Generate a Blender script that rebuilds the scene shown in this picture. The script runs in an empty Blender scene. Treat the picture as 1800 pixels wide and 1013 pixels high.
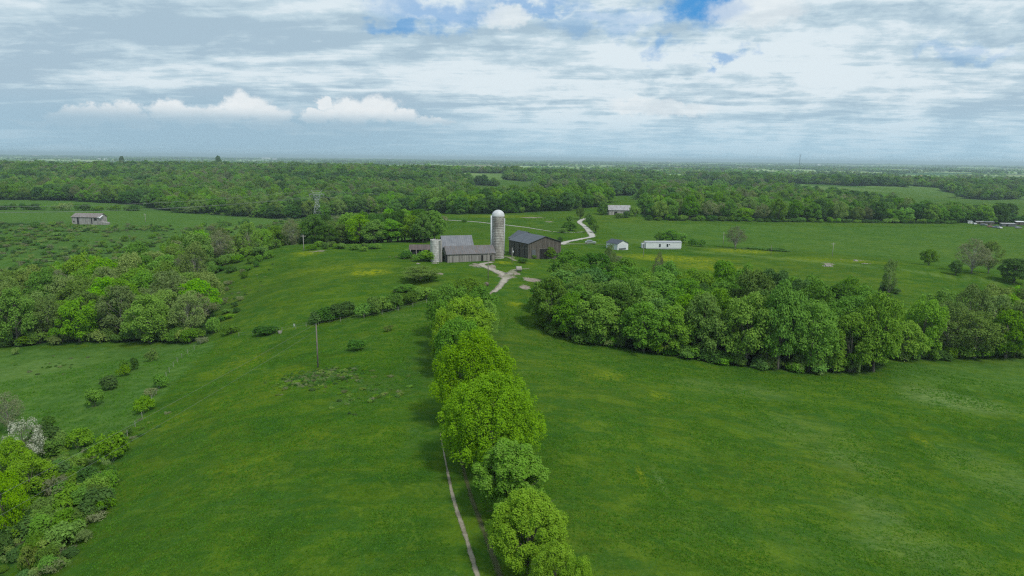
import bpy, math, random
import numpy as np
from mathutils import Vector, Matrix

# ------------------------------------------------------------------ camera, sky, sun, exposure
SC = bpy.context.scene
W0, H0, F0 = 1800.0, 1013.0, 1200.0           # size of the photograph and its focal length, in its pixels
CAMZ = 36.0
PITCH, ROLL = math.radians(10.73), math.radians(0.62)
SUN_EL, SUN_AZ = math.radians(52), math.radians(140)      # azimuth clockwise from +Y: behind the camera, to its right

fwd = np.array([0, math.cos(PITCH), -math.sin(PITCH)])
up0 = np.array([0, math.sin(PITCH), math.cos(PITCH)])
rt0 = np.array([1.0, 0, 0])
upv = math.cos(ROLL) * up0 - math.sin(ROLL) * rt0
rtv = math.cos(ROLL) * rt0 + math.sin(ROLL) * up0
CAM = np.array([0, 0, CAMZ])
cd = bpy.data.cameras.new('camera'); cam = bpy.data.objects.new('camera', cd)
SC.collection.objects.link(cam); SC.camera = cam
cd.sensor_width = 36; cd.lens = 36 * F0 / W0; cd.clip_start = 0.5; cd.clip_end = 120000
M = Matrix.Identity(4)
for i in range(3):
    M[i][0], M[i][1], M[i][2], M[i][3] = rtv[i], upv[i], -fwd[i], CAM[i]
cam.matrix_world = M

SC.view_settings.view_transform = 'Standard'; SC.view_settings.look = 'None'
SC.view_settings.exposure = 0.34; SC.view_settings.gamma = 1.0; SC.view_settings.use_curve_mapping = False
SC.cycles.max_bounces = 6; SC.cycles.diffuse_bounces = 3; SC.cycles.glossy_bounces = 2
SC.cycles.transmission_bounces = 4; SC.cycles.transparent_max_bounces = 8; SC.cycles.volume_bounces = 0
SC.cycles.use_denoising = False; SC.cycles.filter_width = 1.25

sl = bpy.data.lights.new('sun', 'SUN'); sl.energy = 1.9; sl.angle = math.radians(8); sl.color = (1, .955, .88)
so = bpy.data.objects.new('sun', sl); SC.collection.objects.link(so)
sd = Vector((math.sin(SUN_AZ) * math.cos(SUN_EL), math.cos(SUN_AZ) * math.cos(SUN_EL), math.sin(SUN_EL)))
so.rotation_euler = sd.to_track_quat('Z', 'Y').to_euler(); so.location = (0, 0, 300)

# ---- node helper
class NT:
    def __init__(s, nt): s.t = nt; s.n = nt.nodes; s.l = nt.links
    def node(s, typ, **kw):
        n = s.n.new(typ)
        for k, v in kw.items(): setattr(n, k, v)
        return n
    def put(s, sock, v):
        if hasattr(v, 'is_output'): s.l.new(v, sock)
        elif isinstance(v, (tuple, list)) and len(v) == 3 and sock.type == 'RGBA': sock.default_value = (*v, 1)
        else: sock.default_value = v
    def math(s, op, a, b=0.0, c=None, clamp=False):
        n = s.node('ShaderNodeMath', operation=op, use_clamp=clamp)
        s.put(n.inputs[0], a); s.put(n.inputs[1], b)
        if c is not None: s.put(n.inputs[2], c)
        return n.outputs[0]
    def vmath(s, op, a, b=(0, 0, 0)):
        n = s.node('ShaderNodeVectorMath', operation=op)
        s.put(n.inputs[0], a)
        if op == 'SCALE': s.put(n.inputs['Scale'], b)
        else: s.put(n.inputs[1], b)
        return n.outputs['Value'] if op in ('LENGTH', 'DOT_PRODUCT', 'DISTANCE') else n.outputs[0]
    def noise(s, vec, scale, detail=4, rough=.55, dist=0.0):
        n = s.node('ShaderNodeTexNoise'); s.put(n.inputs['Vector'], vec)
        n.inputs['Scale'].default_value = scale; n.inputs['Detail'].default_value = detail
        n.inputs['Roughness'].default_value = rough; n.inputs['Distortion'].default_value = dist
        return n.outputs['Fac']
    def ramp(s, x, a, b, lo=0.0, hi=1.0, smooth=True):
        n = s.node('ShaderNodeMapRange', interpolation_type='SMOOTHSTEP' if smooth else 'LINEAR')
        s.put(n.inputs['Value'], x)
        n.inputs['From Min'].default_value = a; n.inputs['From Max'].default_value = b
        n.inputs['To Min'].default_value = lo; n.inputs['To Max'].default_value = hi
        return n.outputs['Result']
    def mix(s, f, a, b, blend='MIX'):
        n = s.node('ShaderNodeMix', data_type='RGBA', blend_type=blend)
        s.put(n.inputs['Factor'], f); s.put(n.inputs['A'], a); s.put(n.inputs['B'], b)
        return n.outputs['Result']
    def xyz(s, x, y, z):
        n = s.node('ShaderNodeCombineXYZ')
        for i, v in enumerate((x, y, z)): s.put(n.inputs[i], v)
        return n.outputs[0]

def build_world():
    w = bpy.data.worlds.new('World'); SC.world = w; w.use_nodes = True
    T = NT(w.node_tree); T.n.clear()
    out = T.node('ShaderNodeOutputWorld'); bg = T.node('ShaderNodeBackground'); T.l.new(bg.outputs[0], out.inputs[0])
    bg.inputs['Strength'].default_value = 0.085
    sky = T.node('ShaderNodeTexSky', sky_type='NISHITA'); sky.sun_disc = False
    sky.sun_elevation = SUN_EL; sky.sun_rotation = SUN_AZ
    tc = T.node('ShaderNodeTexCoord'); d = tc.outputs['Generated']
    sp = T.node('ShaderNodeSeparateXYZ'); T.l.new(d, sp.inputs[0])
    x, y, z = sp.outputs
    el = T.math('ARCSINE', z); az = T.math('ARCTAN2', x, y)
    zz = T.math('ADD', T.math('MAXIMUM', z, 0.0), .075)
    q = T.xyz(T.math('DIVIDE', x, zz), T.math('DIVIDE', y, zz), 0.0)
    # long streaks lie a little aslant
    qs = T.xyz(T.math('ADD', T.math('MULTIPLY', T.math('DIVIDE', x, zz), .45), T.math('MULTIPLY', T.math('DIVIDE', y, zz), .18)), T.math('DIVIDE', y, zz), 3.7)
    ang = T.xyz(T.math('MULTIPLY', az, 1.0), T.math('MULTIPLY', el, 2.6), 1.3)
    n1 = T.noise(qs, .9, 6, .58, .35)
    n2 = T.noise(q, 1.9, 7, .6, .2)
    n3 = T.noise(ang, 9.0, 6, .62, .3)
    n4 = T.noise(ang, 2.4, 4, .5, .3)
    right = T.ramp(az, -.25, .25)
    n5 = T.noise(qs, 3.4, 6, .6, .5); n6 = T.noise(ang, 26, 6, .62, .4)
    tex = T.math('ADD', T.math('MULTIPLY', n1, T.math('SUBTRACT', .42, T.math('MULTIPLY', right, .2))), T.math('MULTIPLY', n3, T.math('ADD', .08, T.math('MULTIPLY', right, .28))))
    tex = T.math('ADD', tex, T.math('ADD', T.math('MULTIPLY', n5, .24), T.math('MULTIPLY', n6, .14)))
    tex = T.math('ADD', tex, T.math('MULTIPLY', n2, .2))
    tex = T.math('ADD', tex, T.math('MULTIPLY', T.math('SUBTRACT', n4, .5), .2))
    bright = T.ramp(tex, .475, .635)
    # greyer far up on the one side, brighter overhead and to the other
    shade = T.math('ADD', bright, T.math('MULTIPLY', T.ramp(az, -.7, .15, -.12, -.02), 1.0), clamp=True)
    grey = (3.75, 5.05, 6.05); mid = (4.95, 6.25, 7.05); white = (6.9, 7.8, 8.3)
    c = T.mix(T.ramp(shade, 0, .55), grey, mid)
    c = T.mix(T.ramp(shade, .45, 1.0), c, white)
    # clear holes, showing the blue
    def ell(caz, cel, ra, re, vec):
        m = T.vmath('SUBTRACT', vec, (caz, cel, 0)); m = T.vmath('DIVIDE', m, (ra, re, 1)); return T.vmath('LENGTH', m)
    def px(p, yy):
        X = (p - 900) / 1200; Y = (506.5 - yy) / 1200
        v = fwd + X * rtv + Y * upv; v = v / np.linalg.norm(v)
        return math.atan2(v[0], v[1]), math.asin(v[2])
    nzv = T.node('ShaderNodeTexNoise'); T.put(nzv.inputs['Vector'], T.xyz(az, T.math('MULTIPLY', el, 1.5), 0.0)); nzv.inputs['Scale'].default_value = 16; nzv.inputs['Detail'].default_value = 6; nzv.inputs['Roughness'].default_value = .6
    jit = T.vmath('SCALE', T.vmath('SUBTRACT', nzv.outputs['Color'], (.5, .5, .5)), .15)
    flat = T.vmath('MULTIPLY', T.xyz(az, el, 0.0), (1, 1, 0))
    vj = T.vmath('ADD', flat, T.vmath('MULTIPLY', jit, (1, .7, 0)))
    hole = None
    for (p, yy, rx, ry, k) in [(1243, -4, 52, 36, 1.0), (770, 20, 100, 20, .6), (930, 6, 80, 12, .6), (690, 44, 50, 10, .6), (1165, 80, 30, 14, .55), (1270, 103, 24, 9, .6), (1075, 32, 110, 16, .35), (1700, 88, 40, 9, .3), (700, 45, 40, 14, .7)]:
        a, e = px(p, yy)
        m = T.math('MULTIPLY', T.ramp(ell(a, e, rx / 1200, ry / 1200, vj), .35, 1.6, 1, 0), k)
        hole = m if hole is None else T.math('MAXIMUM', hole, m)
    blue = T.mix(1.0, sky.outputs[0], (.30, .62, .95), 'MULTIPLY')
    blue = T.mix(.85, blue, (.75, 3.1, 6.6))
    c = T.mix(hole, c, blue)
    # distant veil towards the horizon
    c = T.mix(T.ramp(el, 0.0, .09, .7, 0.0), c, (3.7, 5.85, 7.3))
    # a bank of small cumulus, flat-based, standing over a greyer band
    a0, e0 = px(400, 230)
    band = T.math('MULTIPLY', T.ramp(ell(a0, e0, .42, .055, flat), .3, 1.1, 1, 0), .65)
    c = T.mix(band, c, (3.0, 4.5, 5.6))
    nf = T.node('ShaderNodeTexNoise'); T.put(nf.inputs['Vector'], T.xyz(az, T.math('MULTIPLY', el, 1.2), 5.0)); nf.inputs['Scale'].default_value = 44; nf.inputs['Detail'].default_value = 7; nf.inputs['Roughness'].default_value = .62
    vc = T.vmath('ADD', flat, T.vmath('MULTIPLY', T.vmath('SUBTRACT', nf.outputs['Color'], (.5, .5, .5)), (.050, .034, 0)))
    puffs = [(122, 208, 30, 15), (160, 203, 28, 15), (213, 199, 32, 19), (246, 214, 30, 12), (296, 195, 30, 19), (338, 203, 30, 16), (388, 205, 36, 17), (430, 190, 36, 24), (472, 204, 40, 17),
             (570, 182, 14, 12), (562, 206, 30, 12), (612, 198, 40, 22), (664, 190, 40, 22), (708, 204, 28, 12),
             (1090, 238, 60, 8), (1010, 246, 60, 8), (1140, 242, 34, 8), (1130, 186, 60, 15), (1190, 194, 60, 13), (1560, 234, 90, 7), (1700, 236, 70, 8), (920, 248, 24, 7), (890, 28, 44, 20), (1330, 18, 80, 26), (620, 226, 70, 7), (760, 214, 40, 8), (480, 222, 60, 6), (60, 214, 40, 6), (548, 196, 16, 8)]
    pm = None; top = None
    for (p, yy, rx, ry) in puffs:
        a, e = px(p, yy); k = 1.0 if yy < 225 and p < 800 else .6
        m = T.math('MULTIPLY', T.ramp(ell(a, e, rx / 1200, ry / 1200, vc), .66, 1.16, 1, 0), k)
        pm = m if pm is None else T.math('MAXIMUM', pm, m)
    # bases fade away into haze
    fade = T.ramp(el, px(400, 222)[1], px(400, 184)[1])
    hi = T.ramp(el, .12, .14)
    pm = T.math('MULTIPLY', pm, T.math('MAXIMUM', T.math('MULTIPLY_ADD', fade, .85, .12), hi))
    pc = T.mix(T.math('ADD', T.math('MULTIPLY', fade, .6), T.math('MULTIPLY', nf.outputs['Fac'], .5), clamp=True), (4.2, 5.4, 6.2), (8.3, 8.6, 8.7))
    c = T.mix(pm, c, pc)
    c = T.mix(T.ramp(el, -.004, 0.0), (3.0, 4.4, 4.9), c)
    T.l.new(c, bg.inputs['Color'])
build_world()

# ------------------------------------------------------------------ helpers: objects
COL = SC.collection
R = random.Random(7)
def kindtag(o, label=None, cat=None, group=None, kind=None):
    if label: o['label'] = label
    if cat: o['category'] = cat
    if group: o['group'] = group
    if kind: o['kind'] = kind
    return o
def empty(name, loc, rz=0, label=None, cat=None, group=None):
    o = bpy.data.objects.new(name, None); COL.objects.link(o); o.location = loc; o.rotation_euler = (0, 0, rz)
    o.empty_display_size = .3
    return kindtag(o, label, cat, group)
def link(name, me, mat=None, parent=None):
    o = bpy.data.objects.new(name, me); COL.objects.link(o)
    if mat is not None and not me.materials: me.materials.append(mat)
    if parent is not None: o.parent = parent
    return o
def npmesh(name, V, F, smooth=False, mat=None):
    """V (n,3); F: (m,k) array or list of such arrays."""
    if isinstance(F, np.ndarray): F = [F]
    me = bpy.data.meshes.new(name)
    V = np.asarray(V, np.float32); me.vertices.add(len(V)); me.vertices.foreach_set('co', V.ravel())
    if F:
        li = np.concatenate([f.ravel() for f in F]).astype(np.int32)
        tot = np.concatenate([np.full(len(f), f.shape[1]) for f in F]).astype(np.int32)
        st = np.concatenate([[0], np.cumsum(tot)[:-1]]).astype(np.int32)
        me.loops.add(len(li)); me.loops.foreach_set('vertex_index', li)
        me.polygons.add(len(tot)); me.polygons.foreach_set('loop_start', st)
        me.polygons.foreach_set('use_smooth', np.full(len(tot), smooth))
    me.update(calc_edges=True)
    if mat is not None: me.materials.append(mat)
    return me
class MB:
    """collects boxes, tubes and polygons, and links them as one mesh object"""
    def __init__(s): s.v = []; s.f = []
    def add(s, V, F):
        b = len(s.v); s.v += [tuple(map(float, p)) for p in V]; s.f += [tuple(b + i for i in f) for f in F]; return s
    def box(s, x0, y0, z0, x1, y1, z1, rz=0, c=(0, 0)):
        P = [(x, y, z) for z in (z0, z1) for (x, y) in ((x0, y0), (x1, y0), (x1, y1), (x0, y1))]
        if rz:
            co, si = math.cos(rz), math.sin(rz)
            P = [(c[0] + (x - c[0]) * co - (y - c[1]) * si, c[1] + (x - c[0]) * si + (y - c[1]) * co, z) for x, y, z in P]
        return s.add(P, [(0, 3, 2, 1), (4, 5, 6, 7), (0, 1, 5, 4), (1, 2, 6, 5), (2, 3, 7, 6), (3, 0, 4, 7)])
    def tube(s, pts, rad, n=6, caps=True):
        pts = [Vector(p) for p in pts]
        if not isinstance(rad, (list, tuple)): rad = [rad] * len(pts)
        V = []; F = []
        for i, p in enumerate(pts):
            a = pts[max(i - 1, 0)]; b = pts[min(i + 1, len(pts) - 1)]; t = (b - a).normalized()
            u = t.orthogonal().normalized() if abs(t.z) > .9 else t.cross(Vector((0, 0, 1))).normalized()
            if abs(t.z) > .9: u = (Vector((1, 0, 0)) - t * t.x).normalized()
            w = t.cross(u)
            for k in range(n):
                an = 2 * math.pi * k / n; V.append(p + (u * math.cos(an) + w * math.sin(an)) * rad[i])
        for i in range(len(pts) - 1):
            for k in range(n): F.append((i * n + k, i * n + (k + 1) % n, (i + 1) * n + (k + 1) % n, (i + 1) * n + k))
        if caps: F.append(tuple(range(n))[::-1]); F.append(tuple((len(pts) - 1) * n + k for k in range(n)))
        return s.add(V, F)
    def lathe(s, prof, n=24, cx=0, cy=0):
        V = [(cx + r * math.cos(2 * math.pi * k / n), cy + r * math.sin(2 * math.pi * k / n), z) for r, z in prof for k in range(n)]
        F = [(i * n + k, i * n + (k + 1) % n, (i + 1) * n + (k + 1) % n, (i + 1) * n + k) for i in range(len(prof) - 1) for k in range(n)]
        return s.add(V, F)
    def slab(s, quad, t):
        """a thick plate from four 3-D corners (counter-clockwise from above), thickness t downward"""
        q = [Vector(p) for p in quad]; n = (q[1] - q[0]).cross(q[2] - q[0]).normalized() * t
        return s.add([p - n for p in q] + q, [(0, 3, 2, 1), (4, 5, 6, 7), (0, 1, 5, 4), (1, 2, 6, 5), (2, 3, 7, 6), (3, 0, 4, 7)])
    def build(s, name, mat, parent=None, smooth=False):
        me = bpy.data.meshes.new(name); me.from_pydata(s.v, [], s.f); me.update()
        if smooth: me.polygons.foreach_set('use_smooth', [True] * len(me.polygons))
        me.materials.append(mat)
        return link(name, me, None, parent)

# ------------------------------------------------------------------ helpers: where a pixel's ray meets the ground
def ray(px, py):
    v = fwd + (px - W0 / 2) / F0 * rtv + (H0 / 2 - py) / F0 * upv
    return v / np.linalg.norm(v)
def at_z(px, py, z):
    v = ray(px, py); t = (z - CAMZ) / v[2]; return CAM + v * t
def at_Y(px, py, Y):
    v = ray(px, py); return CAM + v * (Y / v[1])
def proj(P):
    P = np.atleast_2d(P) - CAM
    dz = P @ fwd
    return np.stack([W0 / 2 + F0 * (P @ rtv) / dz, H0 / 2 - F0 * (P @ upv) / dz], 1), dz

# control points of the relief: (px, py, z) where the ground is seen, (px, Y, z) where it is hidden
seen = [(845, 1013, -1.5), (800, 880, -1.5), (775, 760, -2), (870, 515, -1.2), (860, 480, -.3), (870, 456, 0), (940, 456, -.5), (780, 462, 0),
        (600, 1013, -2.5), (300, 1013, -5), (120, 1005, -8), (0, 1013, -12), (400, 800, -4), (200, 850, -8), (0, 850, -14), (560, 645, -4.5), (400, 700, -6), (250, 720, -10.5),
        (0, 700, -15), (200, 650, -13), (0, 620, -17), (330, 600, -13.5), (420, 590, -10.5), (560, 570, -6.5), (700, 545, -4), (745, 530, -3),
        (650, 500, -1.5), (560, 500, -2.5), (480, 520, -5), (500, 432, -1.2), (345, 482, -8), (400, 525, -9.5), (600, 432, 0), (680, 437, 0.3), (740, 445, 0), (430, 455, -3.2),
        (150, 393, -14), (300, 400, -15), (100, 430, -17), (40, 372, -12), (300, 378, -13), (460, 385, -16), (0, 440, -18),
        (850, 440, -1.5), (830, 400, -5), (740, 380, -5.5), (940, 400, -4), (1000, 378, -3.5), (880, 376, -5), (1090, 375, -3), (1090, 352, -1),
        (1030, 415, -4), (1000, 430, -2.5), (1100, 400, -5.5), (1092, 440, -4.2), (1165, 439, -5), (1250, 440, -5), (1050, 450, -2.8), (1010, 465, -1.8),
        (1350, 450, -5.2), (1500, 460, -5.8), (1650, 474, -7.2), (1770, 492, -9), (1300, 470, -5.6), (1500, 490, -7), (1650, 505, -9.5), (1500, 448, -10.5), (1740, 476, -14), (1640, 462, -13),
        (1100, 390, -5), (1400, 389, -7), (1800, 400, -9), (1300, 415, -8), (1400, 425, -9.5), (1600, 430, -12),
        (1100, 1013, -2), (1100, 700, -4.5), (950, 620, -4.3), (1300, 1013, -3.8), (1800, 1013, -9), (1500, 800, -7.5), (1800, 750, -12), (1560, 662, -11), (1300, 645, -9), (1100, 618, -6.5), (960, 590, -5), (1800, 640, -15), (1660, 640, -14),
        (920, 555, -3.2), (930, 495, -1.2), (1240, 850, -4.5), (1300, 740, -6.5)]
hid = [(600, 330, -9), (480, 340, -13), (400, 320, -16), (250, 300, -18), (0, 280, -19), (700, 330, -4), (600, 420, -15), (1300, 200, -9.5), (1100, 205, -6), (1600, 195, -13), (1800, 200, -15), (1800, 235, -14),
       (0, 700, -13), (300, 750, -14), (600, 700, -18), (0, 1000, -8), (400, 1000, -8), (700, 900, -12), (200, 1500, 2), (500, 1500, 4), (750, 1500, 1), (0, 1500, 3), (400, 2300, -8), (-200, 900, -10), (-200, 400, -18),
       (900, 620, -6), (1050, 650, -3), (1250, 600, -8), (1500, 600, -12), (1750, 620, -16), (900, 1000, -14), (1200, 900, -10), (1500, 1000, -14), (1800, 900, -16), (2000, 500, -14), (2000, 180, -17), (2000, 90, -14),
       (1000, 1700, -8), (1300, 1600, -8), (1700, 1600, -12), (1000, 2600, -14), (1700, 2600, -14), (0, 2600, -10), (900, 20, -1.5), (300, 20, -3), (1500, 20, -4), (-200, 60, -14)]
C = [at_z(*s) for s in seen]
for (p, Y, z) in hid: C.append(np.array([(p - 900) / 1200 * (Y * math.cos(PITCH) + (CAMZ - z) * math.sin(PITCH)), Y, z]))
C = np.array(C)
UMAX = .95
def uv(x, y):
    r = np.maximum(np.hypot(x, y), 28.0); u = np.arctan2(x, y)
    return np.clip(u, -UMAX, UMAX), np.log(np.minimum(r, 3200.0))
def kern(d2): return np.where(d2 > 1e-12, .5 * d2 * np.log(d2 + 1e-12), 0.0)
cu, cv = uv(C[:, 0], C[:, 1]); n = len(cu)
K = kern((cu[:, None] - cu) ** 2 + (cv[:, None] - cv) ** 2) + np.eye(n) * 4e-4
Pm = np.stack([np.ones(n), cu, cv], 1)
A = np.block([[K, Pm], [Pm.T, np.zeros((3, 3))]])
sol = np.linalg.solve(A, np.concatenate([C[:, 2], np.zeros(3)])); wk, wp = sol[:n], sol[n:]

rs = np.random.RandomState(5)
_lat = rs.rand(256, 256)
def vnoise(x, y):
    xi = np.floor(x).astype(int); yi = np.floor(y).astype(int); fx = x - xi; fy = y - yi
    fx = fx * fx * (3 - 2 * fx); fy = fy * fy * (3 - 2 * fy)
    a = _lat[xi & 255, yi & 255]; b = _lat[(xi + 1) & 255, yi & 255]; c = _lat[xi & 255, (yi + 1) & 255]; d = _lat[(xi + 1) & 255, (yi + 1) & 255]
    return (a * (1 - fx) + b * fx) * (1 - fy) + (c * (1 - fx) + d * fx) * fy
def fbm(x, y, o=4):
    s = 0; a = .5
    for _ in range(o): s = s + a * vnoise(x, y); x = x * 2.03 + 17.3; y = y * 2.03 + 5.1; a *= .5
    return s / (1 - .5 ** o)
def sstep(x, a, b): t = np.clip((x - a) / (b - a), 0, 1); return t * t * (3 - 2 * t)
def height(x, y):
    x = np.asarray(x, float); y = np.asarray(y, float); sh = x.shape; x = x.ravel(); y = y.ravel()
    u, v = uv(x, y); z = np.empty_like(u)
    for i in range(0, len(u), 20000):
        s = slice(i, i + 20000)
        z[s] = kern((u[s, None] - cu) ** 2 + (v[s, None] - cv) ** 2) @ wk + wp[0] + wp[1] * u[s] + wp[2] * v[s]
    r = np.hypot(x, y); th = np.abs(np.arctan2(x, y))
    z = z * (1 - sstep(th, UMAX, 2.2)) + -5 * sstep(th, UMAX, 2.2)
    z += (fbm(x / 14, y / 14, 3) - .5) * .5 * sstep(r, 40, 120)
    z += (fbm(x / 160 + 9, y / 160, 3) - .5) * 15 * sstep(r, 700, 1300)
    far = -15 + (fbm(x / 900 + 3, y / 900 + 8, 4) - .5) * 26
    t = sstep(r, 1900, 3200); z = z * (1 - t) + far * t
    z += sstep(r, 9000, 16000) * (fbm(x / 3800 + 5, y / 3800 + 1, 4) - .42) * 75
    return z.reshape(sh)

# polar grid, fine inside the view
ths = np.concatenate([np.linspace(-math.pi, -.85, 50)[:-1], np.linspace(-.85, .85, 430), np.linspace(.85, math.pi, 50)[1:-1]])
rads = [4.0]
while rads[-1] < 34000: rads.append(rads[-1] * (1.014 if 40 < rads[-1] < 1500 else 1.03 if rads[-1] > 1500 else 1.06))
rads = np.array(rads)
nt_, nr_ = len(ths), len(rads)
TT, RR = np.meshgrid(ths, rads, indexing='ij')
GX, GY = RR * np.sin(TT), RR * np.cos(TT)
GZ = height(GX, GY)
lr = np.log(rads)
ths_e = np.append(ths, math.pi); GZe = np.vstack([GZ, GZ[:1]])
def ground(x, y):
    x = np.asarray(x, float); y = np.asarray(y, float)
    th = np.arctan2(x, y); r = np.log(np.clip(np.hypot(x, y), rads[0], rads[-1] * .999))
    i = np.clip(np.searchsorted(ths_e, th) - 1, 0, nt_ - 1); j = np.clip(np.searchsorted(lr, r) - 1, 0, nr_ - 2)
    a = (th - ths_e[i]) / (ths_e[i + 1] - ths_e[i]); er = np.exp(r); b = (er - rads[j]) / (rads[j + 1] - rads[j])
    return (GZe[i, j] * (1 - a) + GZe[i + 1, j] * a) * (1 - b) + (GZe[i, j + 1] * (1 - a) + GZe[i + 1, j + 1] * a) * b
_ts = np.exp(np.linspace(math.log(30), math.log(20000), 2600))
def at(px, py):
    """world point where the ray through a photograph pixel first meets the ground"""
    v = ray(px, py); P = CAM + v[None] * _ts[:, None]
    dlt = P[:, 2] - ground(P[:, 0], P[:, 1]); k = np.argmax(dlt < 0)
    if dlt[k] >= 0: return P[-1]
    a = dlt[k - 1] / (dlt[k - 1] - dlt[k]); p = P[k - 1] * (1 - a) + P[k] * a
    p[2] = float(ground(p[0], p[1])); return p
def gp(px, Y):
    z = -6.0
    for _ in range(4):
        x = (px - 900) / 1200 * (Y * math.cos(PITCH) + (CAMZ - z) * math.sin(PITCH)) + Y * 0; z = float(ground(x, Y))
    return np.array([x, Y, z])
def inpoly(x, y, poly):
    x = np.asarray(x, float); y = np.asarray(y, float); c = np.zeros(x.shape, bool); n = len(poly)
    for i in range(n):
        (x1, y1), (x2, y2) = poly[i][:2], poly[(i + 1) % n][:2]
        if y1 == y2: continue
        c ^= ((y1 > y) != (y2 > y)) & (x < (x2 - x1) * (y - y1) / (y2 - y1) + x1)
    return c
def polydist(x, y, pts):
    """distance to a polyline"""
    d = np.full(np.shape(x), 1e9)
    for (a, b) in zip(pts[:-1], pts[1:]):
        ax, ay = a[0], a[1]; dx, dy = b[0] - ax, b[1] - ay; L = dx * dx + dy * dy + 1e-9
        t = np.clip(((x - ax) * dx + (y - ay) * dy) / L, 0, 1); d = np.minimum(d, np.hypot(x - ax - t * dx, y - ay - t * dy))
    return d

# ------------------------------------------------------------------ woods (footprints on the ground)
WOODS = {
 'draw': [at(958, 574), at(985, 590), at(1040, 606), at(1150, 622), at(1300, 645), at(1420, 657), at(1520, 659), at(1550, 648), gp(1560, 162), gp(1500, 178), gp(1330, 190), gp(1180, 200), gp(1060, 206), gp(985, 208)],
 'gap': [at(1585, 634), at(1700, 630), at(1860, 632), gp(1960, 205), gp(1780, 205), gp(1620, 190)],
 'valley': [at(-90, 615), at(60, 607), at(200, 601), at(330, 602), at(375, 588), at(378, 548), at(340, 508), gp(345, 256), gp(440, 296), gp(520, 314), gp(500, 332), gp(380, 305), gp(240, 262), gp(120, 240), gp(-150, 232)],
 'hill': [gp(528, 310), gp(640, 306), gp(745, 303), gp(765, 318), gp(745, 345), gp(640, 370), gp(540, 360)],
 'mid': [at(702, 374), at(800, 377), at(900, 375), at(1000, 371), at(1056, 358), gp(1085, 620), gp(900, 680), gp(740, 640), gp(690, 560)],
 'east': [at(1136, 386), at(1240, 387), at(1400, 390), at(1560, 391), at(1690, 393), gp(1560, 560), gp(1500, 590), gp(1360, 620), gp(1250, 640), gp(1150, 600), gp(1120, 520)],
}
CLEAR = [  # open ground kept clear of woodland, as footprints on the ground
 [at(-60, 351), at(110, 353), at(235, 360), at(310, 374), at(480, 384), at(480, 400), at(150, 396), at(-60, 390)],
 [at(1062, 347), at(1135, 352), at(1135, 372), at(1065, 366)],
 [at(1540, 360), at(1640, 360), at(1830, 372), at(1830, 392), at(1600, 386)],
]
for (p, yy, w, h) in [(842, 316, 44, 14), (1200, 316, 28, 13), (1262, 333, 36, 10), (1180, 296, 70, 5), (1500, 352, 22, 8), (1560, 316, 40, 4), (1000, 322, 40, 4), (70, 283, 60, 5)]:
    q = at(p, yy); rr = q[1]; hw = w / 1200 * rr; hd = max(h / 1200 * rr * rr / 46 * .5, 40)
    CLEAR.append([(q[0] - hw, rr - hd), (q[0] + hw, rr - hd), (q[0] + hw * 1.1, rr + hd), (q[0] - hw, rr + hd)])

TRK = [at(856, 1040), at(849, 1013), at(828, 945), at(806, 880), at(792, 820), at(780, 762), at(768, 700), at(764, 645)]
TRK += [gp(768, 135), gp(795, 155), gp(835, 178), at(868, 514), at(885, 497), at(893, 487)]

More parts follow.
